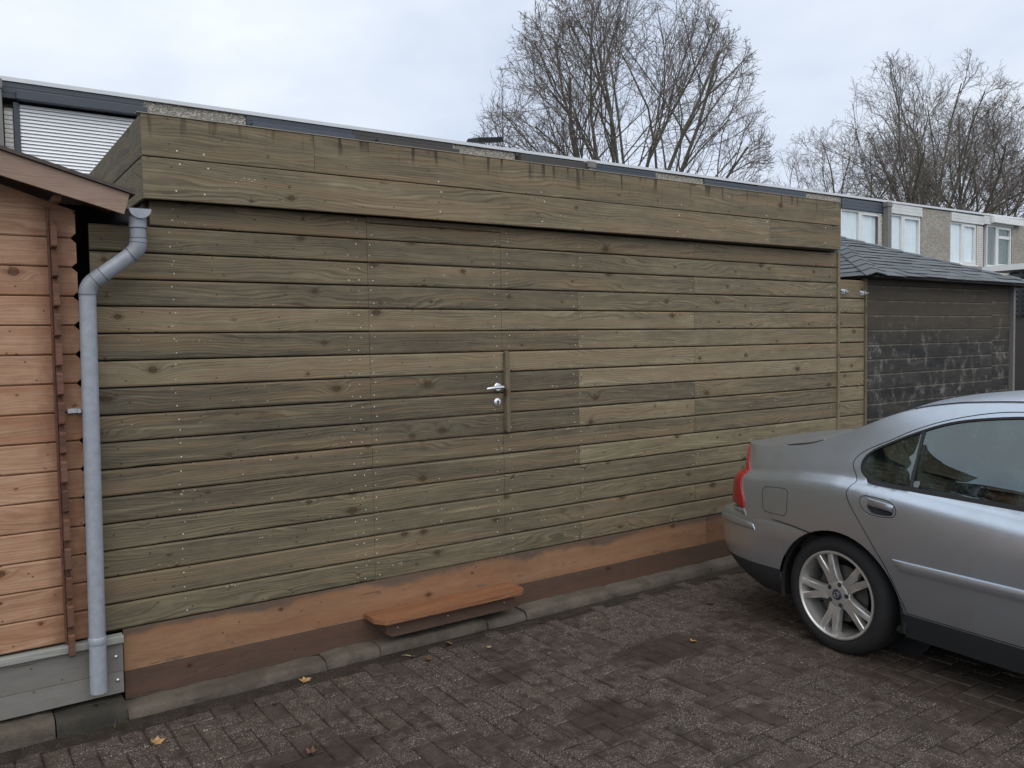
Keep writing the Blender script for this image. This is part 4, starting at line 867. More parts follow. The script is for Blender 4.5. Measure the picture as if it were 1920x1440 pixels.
for i in range(8):
    h0, h1 = bounds[i], bounds[i+1]; hx = (h0+h1)/2; p0, p1 = pebs[i]
    hs = empty('terraced_house', (hx, HY, 0), label=labels[i], category='house')
    if i == 7: hs['label'] = 'last terraced house of the row, past the right picture edge'
    hb = MB(); body = obj('body', hb.box(h0-hx+0.004, h1-hx-0.004, 0.30, 8.5, 0.0, zroof(h0)+0.05), m_pebble, hs)
    class T: pass
    sub = empty  # children use house-local y measured from the facade
    Hs = hs
    def ob(name, mb, mt, **kw):
        o = obj(name, mb, mt, Hs, (0, -HY, 0), **kw); return o
    zt = min(zroof(h0), zroof(h1))
    mb = MB(); zl, zrr = zroof(h0), zroof(h1)
    mb.add([(h0-hx, HY-0.05, zl), (h1-hx, HY-0.05, zrr), (h1-hx, HY+0.25, zrr), (h0-hx, HY+0.25, zl), (h0-hx, HY-0.05, zl+0.058), (h1-hx, HY-0.05, zrr+0.058), (h1-hx, HY+0.25, zrr+0.058), (h0-hx, HY+0.25, zl+0.058)],
           [(3,2,1,0), (4,5,6,7), (0,1,5,4), (1,2,6,5), (2,3,7,6), (3,0,4,7)])
    ob('roof_trim', mb, m_trim)
    mb = MB().box(h0-hx+0.004, h1-hx-0.004, HY+0.26, HY+8.5, zl+0.03, zl+0.07); ob('roof', mb, m_trim)
    mb = MB().box(p0-hx, p1-hx, HY, HY+0.30, 2.6, zt-0.006+0.0); ob('pebble_dash_panel', mb, m_pebble)
    mb = MB().box(h0-hx+0.003, p0-hx-0.002, HY+0.015, HY+0.30, 0.0, 3.95); mb.box(p1-hx+0.002, h1-hx-0.003, HY+0.015, HY+0.30, 0.0, 3.95); ob('lower_wall', mb, m_wbrick)
    drop = 0.23 if i < 4 else 0.28
    for a, b, sid in ((h0, p0, 0), (p1, h1, 1)):
        cm = clad[i]
        if i == 2 and sid == 1: cm = m_brownc
        if i == 3 and sid == 0: cm = m_anth
        if i == 4 and sid == 0: cm = m_blue
        for k in range(3):
            zz = zt-0.006-(k+1)*(drop/3)
            mb = MB().box(a-hx+0.004, b-hx-0.004, HY-0.03-0.004*k, HY+0.28, zz+0.004, zz+drop/3-0.002); ob('cladding_board', mb, cm)
        zb = 3.98; ztop = zt-0.006-drop-0.002
        if i == 1 and sid == 0: continue
        wx0, wx1 = (a+0.30, b-0.02) if sid == 0 else (a+0.02, b-0.18 if i != 5 else b-0.40)
        if sid == 0 and i == 5: wx0 = a+0.28
        mul = wx0+(wx1-wx0)*(0.40 if sid == 0 else 0.46)
        fm = m_white if i >= 4 else m_white
        f = window(hs, hx, wx0, wx1, zb, ztop, mul, fm, curtain=not (i == 6 and sid == 0), transom=(i == 6 and sid == 0)); f.location = (0, -HY, 0)
        if sid == 0 and i in (2, 4, 6): pass
    # window-side pier at the party wall
    if i >= 4:
        pr_ = empty
        k0 = len(bpy.data.objects)
        pier(hs, hx, h1-0.40 if i == 5 else h1-0.36 if i == 4 else h1-0.17, h1-0.005, 3.95, zt-drop-0.02)
        for o in hs.children:
            if o.name.split('.')[0] in ('brick', 'pier') and not o.get('mv'): o['mv'] = 1; o.location.y -= HY
    if i in (1, 3, 5):
        pm = MB().box(h0-hx-0.19, h0-hx-0.01, HY-0.20, HY-0.05, 0.0, zl-0.01, 0.02); ob('downpipe', pm, m_post)
        pm = MB().box(h0-hx-0.22, h0-hx+0.0, HY-0.22, HY-0.051, zl-0.16, zl-0.02, 0.01); ob('pipe_hopper', pm, m_post)
    houses.append((hs, hx))
# venetian blind and shutter box on the house above the cabin
hs, hx = houses[1]
fr = MB(); 
for a, b in ((0.055, 0.125), (1.70, 1.77)): fr.box(a-hx, b-hx, HY-0.03, HY+0.12, 3.98, 5.235)
fr.box(0.125-hx, 1.70-hx, HY+0.02, HY+0.12, 3.98, 4.03)
fb = obj('window', fr, m_anth, hs, (0, -HY, 0), label='window closed by a white venetian blind')
mb = MB().box(0.125-hx, 1.70-hx, HY+0.10, HY+0.12, 4.03, 5.235); obj('pane', mb, m_black, fb)
slm = MB().add([(-0.782, -0.004, -0.0235), (0.782, -0.004, -0.0235), (0.782, 0.024, 0.0235), (-0.782, 0.024, 0.0235), (-0.782, -0.001, -0.0255), (0.782, -0.001, -0.0255), (0.782, 0.027, 0.0215), (-0.782, 0.027, 0.0215)],
               [(0,1,2,3), (7,6,5,4), (0,4,5,1), (2,6,7,3)]).mesh('slat'); slm.materials.append(m_slat)
for k in range(24):
    o = bpy.data.objects.new('slat', slm); COL.objects.link(o); o.parent = fb; o.location = (0.9125-hx, HY-0.012, 4.06+k*0.0495)
mb = MB().box(0.09-hx, 1.80-hx, HY-0.16, HY-0.045, 5.255, 5.385, 0.006); obj('shutter_box', mb, m_anth, hs, (0, -HY, 0))
pier(hs, hx, -0.06, 0.05, 4.05, 5.15)
for o in hs.children:
    if o.name.split('.')[0] in ('brick', 'pier') and not o.get('mv'): o['mv'] = 1; o.location.y -= HY
# shutter boxes further along the row
for i, a, b, mt, dz in ((1, 3.40, 5.18, m_blue, .12), (2, 5.62, 7.30, m_brownc, .13), (2, 8.72, 10.50, m_brownc, .05), (6, 27.9, 29.95, m_white, .05)):
    hs, hx = houses[i]; zt = zroof(hx)
    mb = MB().box(a-hx, b-hx, HY-0.17, HY-0.045, zt-dz-0.20, zt-dz, 0.006); obj('shutter_box', mb, mt, hs, (0, -HY, 0))
# black roof vent on house 2
hs, hx = houses[2]
mb = MB(); mb.add([(x-hx, y-HY, z) for x, y, z in [(8.15, 10.0, 5.775), (8.80, 10.0, 5.85), (8.80, 10.45, 5.925), (8.15, 10.45, 5.85), (8.2, 10.0, 5.87), (8.75, 10.0, 5.95), (8.75, 10.45, 6.02), (8.2, 10.45, 5.94)]],
                  [(3,2,1,0), (4,5,6,7), (0,1,5,4), (1,2,6,5), (2,3,7,6), (3,0,4,7)])
for x in (8.3, 8.65): mb.box(x-hx-0.03, x-hx+0.03, 10.2-HY, 10.26-HY, 5.40, 5.80)
obj('roof_vent', fix_normals(mb), m_black, hs)

# ------------------------------------------------------------------ bare winter trees behind the houses
def make_tree(name, seed, H, spread, nstem, trunk_h, loc, label, r0=0.30, bend_up=0.25, twig=1.0, lean=0.0, NC=(7, 9, 8, 6, 4), env=(6.5, 10.0, 7.5)):
    rg = random.Random(seed); big, fine = MB(), MB()
    def grow(p, d, Ln, rad, lv):
        n = 6 if lv < 2 else 4 if lv < 4 else 3
        pts = [p.copy()]; rads = [rad]; dd_ = d.copy()
        for k in range(n):
            jit = Vector((rg.gauss(0, 1), rg.gauss(0, 1), rg.gauss(0, .7)))*(0.10+0.035*lv)
            dd_ = (dd_+jit+Vector((0, 0, bend_up*(0.30 if lv < 3 else 0.16)))).normalized()
            q2 = p+dd_*(Ln/n)
            if k > 0 and lv > 0 and q2.z > 5 and (q2.x**2+q2.y**2)/env[0]**2+((q2.z-env[1])/env[2])**2 > rg.uniform(.86, 1.08): break
            p = q2; pts.append(p.copy()); rads.append(rad*(1-(k+1)/n*(0.72 if lv < 3 else 0.45)))
        n = len(pts)-1
        sides = 7 if lv < 2 else 4 if lv == 2 else 3
        (big if lv < 3 else fine).tube(pts, rads, sides, caps=False)
        if lv >= 5: return
        nc = NC[lv]
        for c in range(nc):
            f = 0.22+0.78*(c+rg.uniform(0.1, 0.9))/nc
            k = min(n-1, int(f*n)); q = pts[k].lerp(pts[k+1], f*n-k)
            ax = (pts[k+1]-pts[k]).normalized(); pr = ax.orthogonal().normalized(); pr.rotate(Matrix.Rotation(rg.uniform(0, 6.283), 3, ax).to_quaternion())
            ang = R(rg.uniform(24, 52)); nd = ax*math.cos(ang)+pr*math.sin(ang)
            if lv < 2: nd = (nd+Vector((0, 0, 0.12))).normalized()
            ln = Ln*rg.uniform(0.42, 0.66)*(1.08-0.5*f)
            grow(q, nd, max(ln, 0.28), max(rads[k]*rg.uniform(0.40, 0.58), (0, .03, .019, .0125, .0092, .0075)[lv+1]*twig), lv+1)
    base = Vector((0, 0, 0)); top = Vector((lean*0.4, 0, trunk_h))
    big.tube([base, base.lerp(top, .5)+Vector((.05, .03, 0)), top], [r0*1.25, r0*1.02, r0*0.95], 10)
    for s_ in range(nstem):
        a = 6.283*(s_+rg.uniform(-.25, .25))/nstem; tilt = rg.uniform(0.25, 1.0)*spread
        if s_ == 0: tilt = 0.05
        d = Vector((math.cos(a)*math.sin(tilt)+lean*0.15, math.sin(a)*math.sin(tilt), math.cos(tilt)))
        grow(top-Vector((0, 0, rg.uniform(0, trunk_h*0.2))), d.normalized(), (H-trunk_h)*rg.uniform(0.72, 0.95)*(1.0-0.18*tilt), r0*rg.uniform(0.30, 0.50), 1)
    t_ = empty(name, loc, label=label, category='tree')
    a = obj('trunk', big, m_bark, t_, smooth=60); b = obj('crown', fine, m_twig, t_)
    return t_, a.data, b.data
t1, ta, tb = make_tree('bare_tree', 31, 22.0, 1.05, 13, 5.0, (24.3, 23.5, 0), 'wide spreading bare winter tree standing alone, behind the middle of the house row', r0=0.25, bend_up=0.27, NC=(6, 8, 7, 5, 3), env=(6.6, 10.0, 7.6))
t2, tc_, td = make_tree('bare_tree', 12, 21.0, 1.1, 11, 5.0, (47.5, 23.0, 0), 'bare winter tree with a broad crown, foremost of the cluster at the right', r0=0.30, bend_up=0.26, NC=(6, 8, 6, 4, 3), env=(8.8, 9.8, 8.3))
def tree_copy(src, loc, rz, sc, label):
    r_ = src.copy(); COL.objects.link(r_); r_.location = loc; r_.rotation_euler = (0, 0, rz); r_.scale = (sc, sc, sc); r_['label'] = label
    for ch in src.children:
        c = ch.copy(); COL.objects.link(c); c.parent = r_
    return r_
tree_copy(t1, (53.5, 25.0, 0), 2.1, 0.97, 'bare winter tree between the broad foremost one and the right picture edge')
tree_copy(t2, (60.0, 24.0, 0), 1.2, 0.98, 'bare winter tree cut by the right picture edge')
tree_copy(t2, (54.5, 33.0, 0), 4.0, 0.95, 'bare winter tree rearmost in the right hand cluster')
tree_copy(t1, (39.5, 31.0, 0), 0.7, 0.55, 'small bare tree showing low between the lone tree and the right hand cluster')
tree_copy(t1, (22.2, 30.0, 0), 3.6, 0.62, 'smaller bare tree showing at the left edge of the lone spreading tree')

# ------------------------------------------------------------------ silver saloon car, parked tail to the kerb
HA = R(-94); hd = Vector((math.cos(HA), math.sin(HA), 0)); lf = Vector((-hd.y, hd.x, 0))
HW = 0.90
car = empty('parked_car', Vector((2.988, -1.571, 0))+lf*HW, HA, label='silver grey four door saloon parked with its tail to the sheds', category='car')
def itp(x, tab): return float(np.interp(x, [a for a, b in tab], [b for a, b in tab]))
def smooth_itp(x, xs, ys):
    """monotone-ish cubic (Catmull-Rom slopes, limited)"""
    n = len(xs); 
    if x <= xs[0]: return ys[0]
    if x >= xs[-1]: return ys[-1]
    k = max(0, min(n-2, int(np.searchsorted(xs, x))-1)); h = xs[k+1]-xs[k]
    dl = [(ys[i+1]-ys[i])/(xs[i+1]-xs[i]) for i in range(n-1)]
    def m(i):
        if i == 0: return dl[0]
        if i == n-1: return dl[-1]
        a, b = dl[i-1], dl[i]
        return 0 if a*b <= 0 else 2*a*b/(a+b)
    t = (x-xs[k])/h; m0, m1 = m(k)*h, m(k+1)*h
    return (2*t**3-3*t*t+1)*ys[k]+(t**3-2*t*t+t)*m0+(-2*t**3+3*t*t)*ys[k+1]+(t**3-t*t)*m1
S0 = -0.60; ARC = 0.22; SN = 3.12; NARC = 0.30
T_S = [-0.60, -0.46, -0.30, -0.15, 0.0, 0.15, 0.28, 0.42, 0.60, 0.90, 1.25, 1.45, 1.70, 1.98, 2.15, 2.6, 3.12]
T_Z = [1.068, 1.083, 1.108, 1.160, 1.222, 1.288, 1.334, 1.366, 1.390, 1.404, 1.392, 1.330, 1.195, 1.020, 0.985, 0.945, 0.845]
T_L = [0.170, 0.175, 0.185, 0.210, 0.230, 0.245, 0.255, 0.262, 0.270, 0.275, 0.270, 0.255, 0.215, 0.150, 0.130, 0.150, 0.215]
def zT(s): return smooth_itp(max(S0, min(SN, s)), T_S, T_Z)
def lT(s): return smooth_itp(max(S0, min(SN, s)), T_S, T_L)
ZSH = [(-.75,.90),(-.60,.912),(-.28,.948),(0,.956),(.3,.943),(.6,.921),(1.0,.893),(2,.865),(2.6,.84),(3.2,.76)]
def section_l(s, z):
    s = max(S0, min(SN, s)); zs = itp(s, ZSH); zt, lt = zT(s), lT(s)
    pts = [(.20,.075),(.30,.045),(.345,.034),(.48,.011),(.60,.000),(.74,.003)]
    nose = max(0, (s-2.75)/0.37)**2*0.06
    pts += [(zs-.085,.011),(zs-.035,.024),(zs-.012,.045),(zs-.002,.070),(zs+.010,.088)]
    z8, l8 = zs+.010, .088
    if zt-z8 > 0.06:
        fr = 0.5; pts += [(z8+(zt-z8)*.25, l8+(lt-l8)*(.25-.04)), (z8+(zt-z8)*.6, l8+(lt-l8)*.55), (z8+(zt-z8)*.88, l8+(lt-l8)*.84)]
    pts.append((max(zt, pts[-1][0]+.012), max(lt, l8+.01)))
    return smooth_itp(z, [p[0] for p in pts], [p[1] for p in pts])+nose
def surf(p, z, off=0.0):
    """body side: p runs along the car and wraps round the tail (p < S0); returns (s, lateral inset, z)"""
    if p >= S0: return (p, section_l(p, z)-off, z)
    l0 = section_l(S0, z); b = 0.15; a = itp(z, [(.2,.16),(.6,.21),(.85,.215),(.92,.185),(1.0,.205),(1.07,.235)])
    w_ = S0-p
    if w_ <= ARC:
        ph = w_/ARC*math.pi/2; return (S0-(a+off)*math.sin(ph), l0+b*(1-math.cos(ph))-off*math.cos(ph), z)
    f = (w_-ARC)/(1.0-ARC); le = l0+b
    return (S0-a-off-0.035*math.sin(f*math.pi/2), le+(HW-le)*f, z)
def world(s, l, z, side): return (s, side*(HW-l), z)          # side -1 = right, +1 = left
# --- seam and panel outlines in (p, z)
def arch_pts(cs, r, n=40): return [(cs+r*math.cos(a), 0.295+r*math.sin(a)) for a in [math.pi*1.22-(math.pi*1.44)*k/n for k in range(n+1)]]
RA, RAS = 0.385, 0.025; WB = 2.715
def smooth_line(pts, k=6, closed=False):
    out_ = []; n = len(pts); rngk = range(n if closed else n-1)
    for i in rngk:
        p0, p1, p2, p3 = (pts[(i-1) % n] if closed or i > 0 else pts[i]), pts[i], pts[(i+1) % n], (pts[(i+2) % n] if closed or i+2 < n else pts[(i+1) % n])
        for j in range(k):
            t = j/k; q = []
            for c in (0, 1):
                q.append(0.5*(2*p1[c]+(p2[c]-p0[c])*t+(2*p0[c]-5*p1[c]+4*p2[c]-p3[c])*t*t+(3*p1[c]-p0[c]-3*p2[c]+p3[c])*t**3))
            out_.append(tuple(q))
    if not closed: out_.append(pts[-1])
    return out_
rdoor = smooth_line([(.432,.335),(.393,.428),(.333,.55),(.271,.634),(.170,.767),(.112,.844),(.086,.900),(.100,.950),(.085,.985),(.052,1.035),(.060,1.078),(.115,1.124),(.245,1.188),(.340,1.238),(.50,1.300),(.72,1.352),(.92,1.368),(1.19,1.366)], 4)+[(1.235,1.355),(1.245,1.30),(1.235,1.10),(1.225,.95),(1.222,.60),(1.222,.335)]
fdoor = [(1.222+.012,.335),(1.234,.60),(1.238,.95),(1.250,1.20),(1.262,1.355)]+smooth_line([(1.27,1.366),(1.38,1.335),(1.60,1.225),(1.82,1.085),(1.96,.985)], 4)+[(2.10,.92),(2.16,.80),(2.18,.60),(2.16,.42),(2.12,.335)]
rglass = smooth_line([(.150,.990),(.200,.972),(.381,.966),(.66,.959),(.95,.952),(1.150,.947),(1.168,.965),(1.165,1.15),(1.150,1.315),(1.11,1.336),(.90,1.338),(.66,1.312),(.50,1.276),(.345,1.214),(.265,1.176),(.155,1.118),(.112,1.070),(.116,1.020)], 4, True)
fglass = smooth_line([(1.290,.945),(1.55,.935),(1.86,.930),(1.90,.945),(1.78,1.060),(1.58,1.195),(1.40,1.290),(1.32,1.325),(1.285,1.31),(1.275,1.12)], 4, True)
flap = smooth_line([(-.487,.820),(-.478,.845),(-.452,.855),(-.335,.862),(-.309,.853),(-.301,.830),(-.305,.738),(-.314,.713),(-.340,.706),(-.445,.708),(-.472,.717),(-.481,.742)], 4, True)
hplate = smooth_line([(.172,.880),(.205,.900),(.33,.892),(.375,.868),(.382,.835),(.355,.812),(.25,.808),(.19,.835)], 5, True)
hcup = smooth_line([(.225,.858),(.345,.850),(.368,.835),(.345,.818),(.262,.815),(.235,.828)], 5, True)
def pw(phi): return S0-phi*ARC/(math.pi/2)
lamp = smooth_line([(pw(.12),.700),(pw(.14),.752),(pw(.28),.83),(pw(.33),.88),(pw(.40),.935),(pw(.58),.985),(pw(.75),1.030),(pw(.85),1.052)], 4)+[(pw(1.3),1.060),(S0-.30,1.060),(S0-.34,.98),(S0-.42,.90),(S0-.43,.70)]
lampclear = [(pw(.05),.66),(pw(.12),.7),(S0-.43,.70),(S0-.43,.66)]
def offset_poly(poly, d):
    n = len(poly); out_ = []
    area = sum(poly[i][0]*poly[(i+1) % n][1]-poly[(i+1) % n][0]*poly[i][1] for i in range(n)); sg = 1 if area > 0 else -1
    for i in range(n):
        a, b, c = poly[i-1], poly[i], poly[(i+1) % n]
        def nr(u, v):
            x, y = v[0]-u[0], v[1]-u[1]; q = math.hypot(x, y) or 1; return (y/q, -x/q)
        n1, n2 = nr(a, b), nr(b, c); m0 = (n1[0]+n2[0], n1[1]+n2[1]); q = math.hypot(*m0) or 1; k = d*sg/max(0.45, q/2)
        out_.append((b[0]+m0[0]/q*k, b[1]+m0[1]/q*k))
    return out_
def inside(pt, poly):
    x, y = pt; c = False; j = len(poly)-1
    for i in range(len(poly)):
        xi, yi = poly[i]; xj, yj = poly[j]
        if (yi > y) != (yj > y) and x < (xj-xi)*(y-yi)/(yj-yi)+xi: c = not c
        j = i
    return c
HS = 0.0023
def seal(poly, d, lo): return [(x, z-(lo if z < .975 and x > .16 else 0)) for x, z in offset_poly(poly, d)]
polys = {'rdoor_o': offset_poly(rdoor, HS), 'rdoor_i': offset_poly(rdoor, -HS), 'fdoor_o': offset_poly(fdoor, HS), 'fdoor_i': offset_poly(fdoor, -HS),
         'rglass': rglass, 'rseal': seal(rglass, 0.011, .009), 'fglass': fglass, 'fseal': offset_poly(fglass, 0.013),
         'flap_o': offset_poly(flap, HS*0.8), 'flap_i': offset_poly(flap, -HS*0.8), 'hpl_o': offset_poly(hplate, .0022), 'hpl_i': offset_poly(hplate, -.0022), 'hcup': hcup,
         'lamp': lamp, 'lampclear': lampclear}
archR = arch_pts(RAS, RA); archF = arch_pts(RAS+WB-0.015, RA)
polys['archR'] = archR; polys['archF'] = archF
# --- triangulate the side in parameter space
PMIN, PMAX = S0-1.0, SN
def ztop(p): return zT(max(p, S0))
V, Eg = [], []
def addv(p): V.append(Vector((p[0]*1.0, p[1]))); return len(V)-1
tops = list(np.arange(PMIN, PMAX+0.001, 0.03)); 
outer = [(p, ztop(p)) for p in tops]+[(PMAX, z) for z in np.linspace(ztop(PMAX), .20, 22)[1:]]+[(p, .20) for p in np.arange(PMAX-0.04, PMIN, -0.04)]+[(PMIN, z) for z in np.linspace(.20, ztop(PMIN), 24)[:-1]]
ids = [addv(p) for p in outer]; Eg += [(ids[i], ids[(i+1) % len(ids)]) for i in range(len(ids))]
lines = []
for nm, pl_ in polys.items():
    lines.append((pl_, True))
lines.append(([(RAS-RA-0.3, .328), (RAS+RA+.02, .328), (3.1, .328)], False))
lines.append(([(.398, zz) for zz in (.95, 1.245)], False)); lines.append(([(.412, zz) for zz in (.95, 1.252)], False))
def clampz(p): return (min(max(p[0], PMIN+.001), PMAX-.001), min(p[1], ztop(p[0])-.002) if p[1] > 0.9 else max(p[1], .2005))
for pl_, cl in lines:
    q = [addv(clampz(p)) for p in pl_]
    Eg += [(q[i], q[(i+1) % len(q)]) for i in range(len(q) if cl else len(q)-1)]
zgrid = list(np.arange(.23, .80, .035))
for p in np.arange(PMIN+.02, PMAX-.01, .035):
    zs = itp(max(p, S0), ZSH); zt_ = ztop(p); fine_ = [zs+d for d in (-.11, -.085, -.06, -.04, -.025, -.012, 0, .01, .02, .032, .05, .075)]
    up_ = list(np.arange(zs+.11, zt_-.012, .03))
    for z in [z for z in zgrid if z < zs-.12]+fine_+up_:
        if z < zt_-.006: addv((p+random.uniform(-.002,.002), z))
res = delaunay_2d_cdt(V, Eg, [], 0, 1e-5)
cv, cf = res[0], res[2]
cls = {}
order_n = ['lampclear', 'lamp']
for f in cf:
    c = (sum(cv[i][0] for i in f)/len(f), sum(cv[i][1] for i in f)/len(f))
    if inside(c, archR) or inside(c, archF): continue
    if c[1] > ztop(c[0])+1e-4: continue
    if c[0] < RAS-RA+.04 and c[1] < .60: continue
    if inside(c, polys['lamp']): k = 'lamp'
    elif inside(c, polys['lampclear']): k = 'clear'
    elif inside(c, polys['rglass']): k = 'divider' if .398 < c[0] < .412 else ('qglass' if c[0] < .4 else 'rglass')
    elif inside(c, polys['rseal']): k = 'rseal'
    elif inside(c, polys['fglass']): k = 'fglass'
    elif inside(c, polys['fseal']): k = 'fseal'
    elif inside(c, polys['hcup']): k = 'hcup'
    elif inside(c, polys['hpl_i']): k = 'hplate'
    elif inside(c, polys['hpl_o']): k = 'seam'
    elif inside(c, polys['rdoor_i']): k = 'rdoor'
    elif inside(c, polys['fdoor_i']): k = 'fdoor'
    elif inside(c, polys['rdoor_o']) or inside(c, polys['fdoor_o']): k = 'seam'
    elif inside(c, polys['flap_i']): k = 'flap'
    elif inside(c, polys['flap_o']): k = 'seam'
    elif c[1] < .328 and c[0] > 0: k = 'sill'
    else: k = 'body'
    cls.setdefault(k, []).append(f)
OFF = {'seam': -.007, 'rglass': -.006, 'qglass': -.006, 'fglass': -.006, 'rseal': .001, 'fseal': .001, 'divider': .002, 'lamp': .009, 'clear': .006, 'hcup': -.022, 'sill': .002, 'hplate': .001}
def panel(k, side):
    mp_, vs, fs = {}, [], []; o_ = OFF.get(k, 0.0)
    for f in cls.get(k, []):
        q = []
        for i in f:
            if i not in mp_:
                mp_[i] = len(vs); s_, l_, z_ = surf(cv[i][0], cv[i][1], o_); vs.append(world(s_, l_, z_, side))
            q.append(mp_[i])
        fs.append(tuple(q if side < 0 else q[::-1]))
    return MB().add(vs, fs)
def carpart(name, mb, mt, parent=None, sm=50, **kw):
    m_ = fix_like(mb); o = obj(name, m_, mt, parent or car, smooth=sm, **kw); return o
def fix_like(mb): return mb.mesh('part')
def rim_flange(mb, depth, side):
    """turn the open border of a panel inward so it has thickness"""
    cnt = {}
    for f in mb.f:
        for i in range(len(f)):
            e = (f[i], f[(i+1) % len(f)]); cnt[tuple(sorted(e))] = cnt.get(tuple(sorted(e)), [])+[e]
    mp_ = {}
    for e, l_ in list(cnt.items()):
        if len(l_) == 1:
            a, b = l_[0]
            for i in (a, b):
                if i not in mp_:
                    x, y, z = mb.v[i]; mp_[i] = len(mb.v); mb.v.append((x, y-side*depth, z))
            mb.f.append((b, a, mp_[a], mp_[b]))
    return mb
# --- whole-width surface between the two top edges: bootlid, rear window, roof, windscreen, bonnet
pv = [PMIN+0.001+(S0-PMIN-0.001)*k/26 for k in range(27)]+list(np.arange(S0+.03, SN+.001, .03)); nvv = 22
CR = [(-1.7, .012), (-.60,.026), (-.40,.034), (-.2,.060), (.1,.066), (.5,.044), (1.2,.042), (1.6,.075), (1.95,.055), (2.3,.045), (3.12,.050)]
topv = []
def topcurve(p):
    z = ztop(p); s_, l_, z_ = surf(p, z); return s_, l_, z_
for p in pv:
    s_, l_, z_ = topcurve(p); h = itp(p, CR); row = []
    if p < S0: h *= max(0.0, 1-(S0-p)/1.0)
    for j in range(nvv+1):
        t = -1+2*j/nvv; tt = math.copysign(abs(t)**0.85, t); y = tt*(HW-l_); row.append((s_, y, z_+h*(1-abs(tt)**2.3)))
    topv.append(row)
def tclass(p, t):
    a = abs(t)
    if -.36 < p < .27 and a < .90: return 'rear_window'
    if 1.30 < p < 1.93 and a < .91: return 'windscreen'
    if p <= -.37: return 'boot_lid' if a < .93 else 'body'
    if p >= 1.99: return 'bonnet'
    return 'roof'
tc_ = {}
for i in range(len(pv)-1):
    for j in range(nvv):
        k = tclass((pv[i]+pv[i+1])/2, -1+2*(j+.5)/nvv); tc_.setdefault(k, []).append((i, j))
def toppart(k):
    mp_, vs, fs = {}, [], []
    for i, j in tc_[k]:
        q = []
        for a, b in ((i, j), (i+1, j), (i+1, j+1), (i, j+1)):
            if (a, b) not in mp_: mp_[(a, b)] = len(vs); vs.append(topv[a][b])
            q.append(mp_[(a, b)])
        fs.append(tuple(q))
    return MB().add(vs, fs)
# body shell: both sides and the painted top in one mesh with shared normals at the edge
bodymb = panel('body', -1)
for sd_, kk in ((1, 'body'),): q = panel(kk, sd_); bodymb.add(q.v, q.f)
for kk in ('roof', 'body'):
    if kk in tc_: q = toppart(kk); bodymb.add(q.v, q.f)
import bmesh
def weld(mb, d=0.004, fixn=True):
    m_ = mb.mesh('body'); b = bmesh.new(); b.from_mesh(m_); bmesh.ops.remove_doubles(b, verts=b.verts, dist=d)
    if fixn: bmesh.ops.recalc_face_normals(b, faces=b.faces)
    b.to_mesh(m_); b.free(); return m_
body = obj('body', weld(bodymb), m_paint, car, smooth=75)
obj('boot_lid', toppart('boot_lid'), m_paint, car, smooth=60); obj('bonnet', toppart('bonnet'), m_paint, car, smooth=60)
obj('rear_window', toppart('rear_window'), m_carglass, car, smooth=60); obj('windscreen', toppart('windscreen'), m_carglass, car, smooth=60)
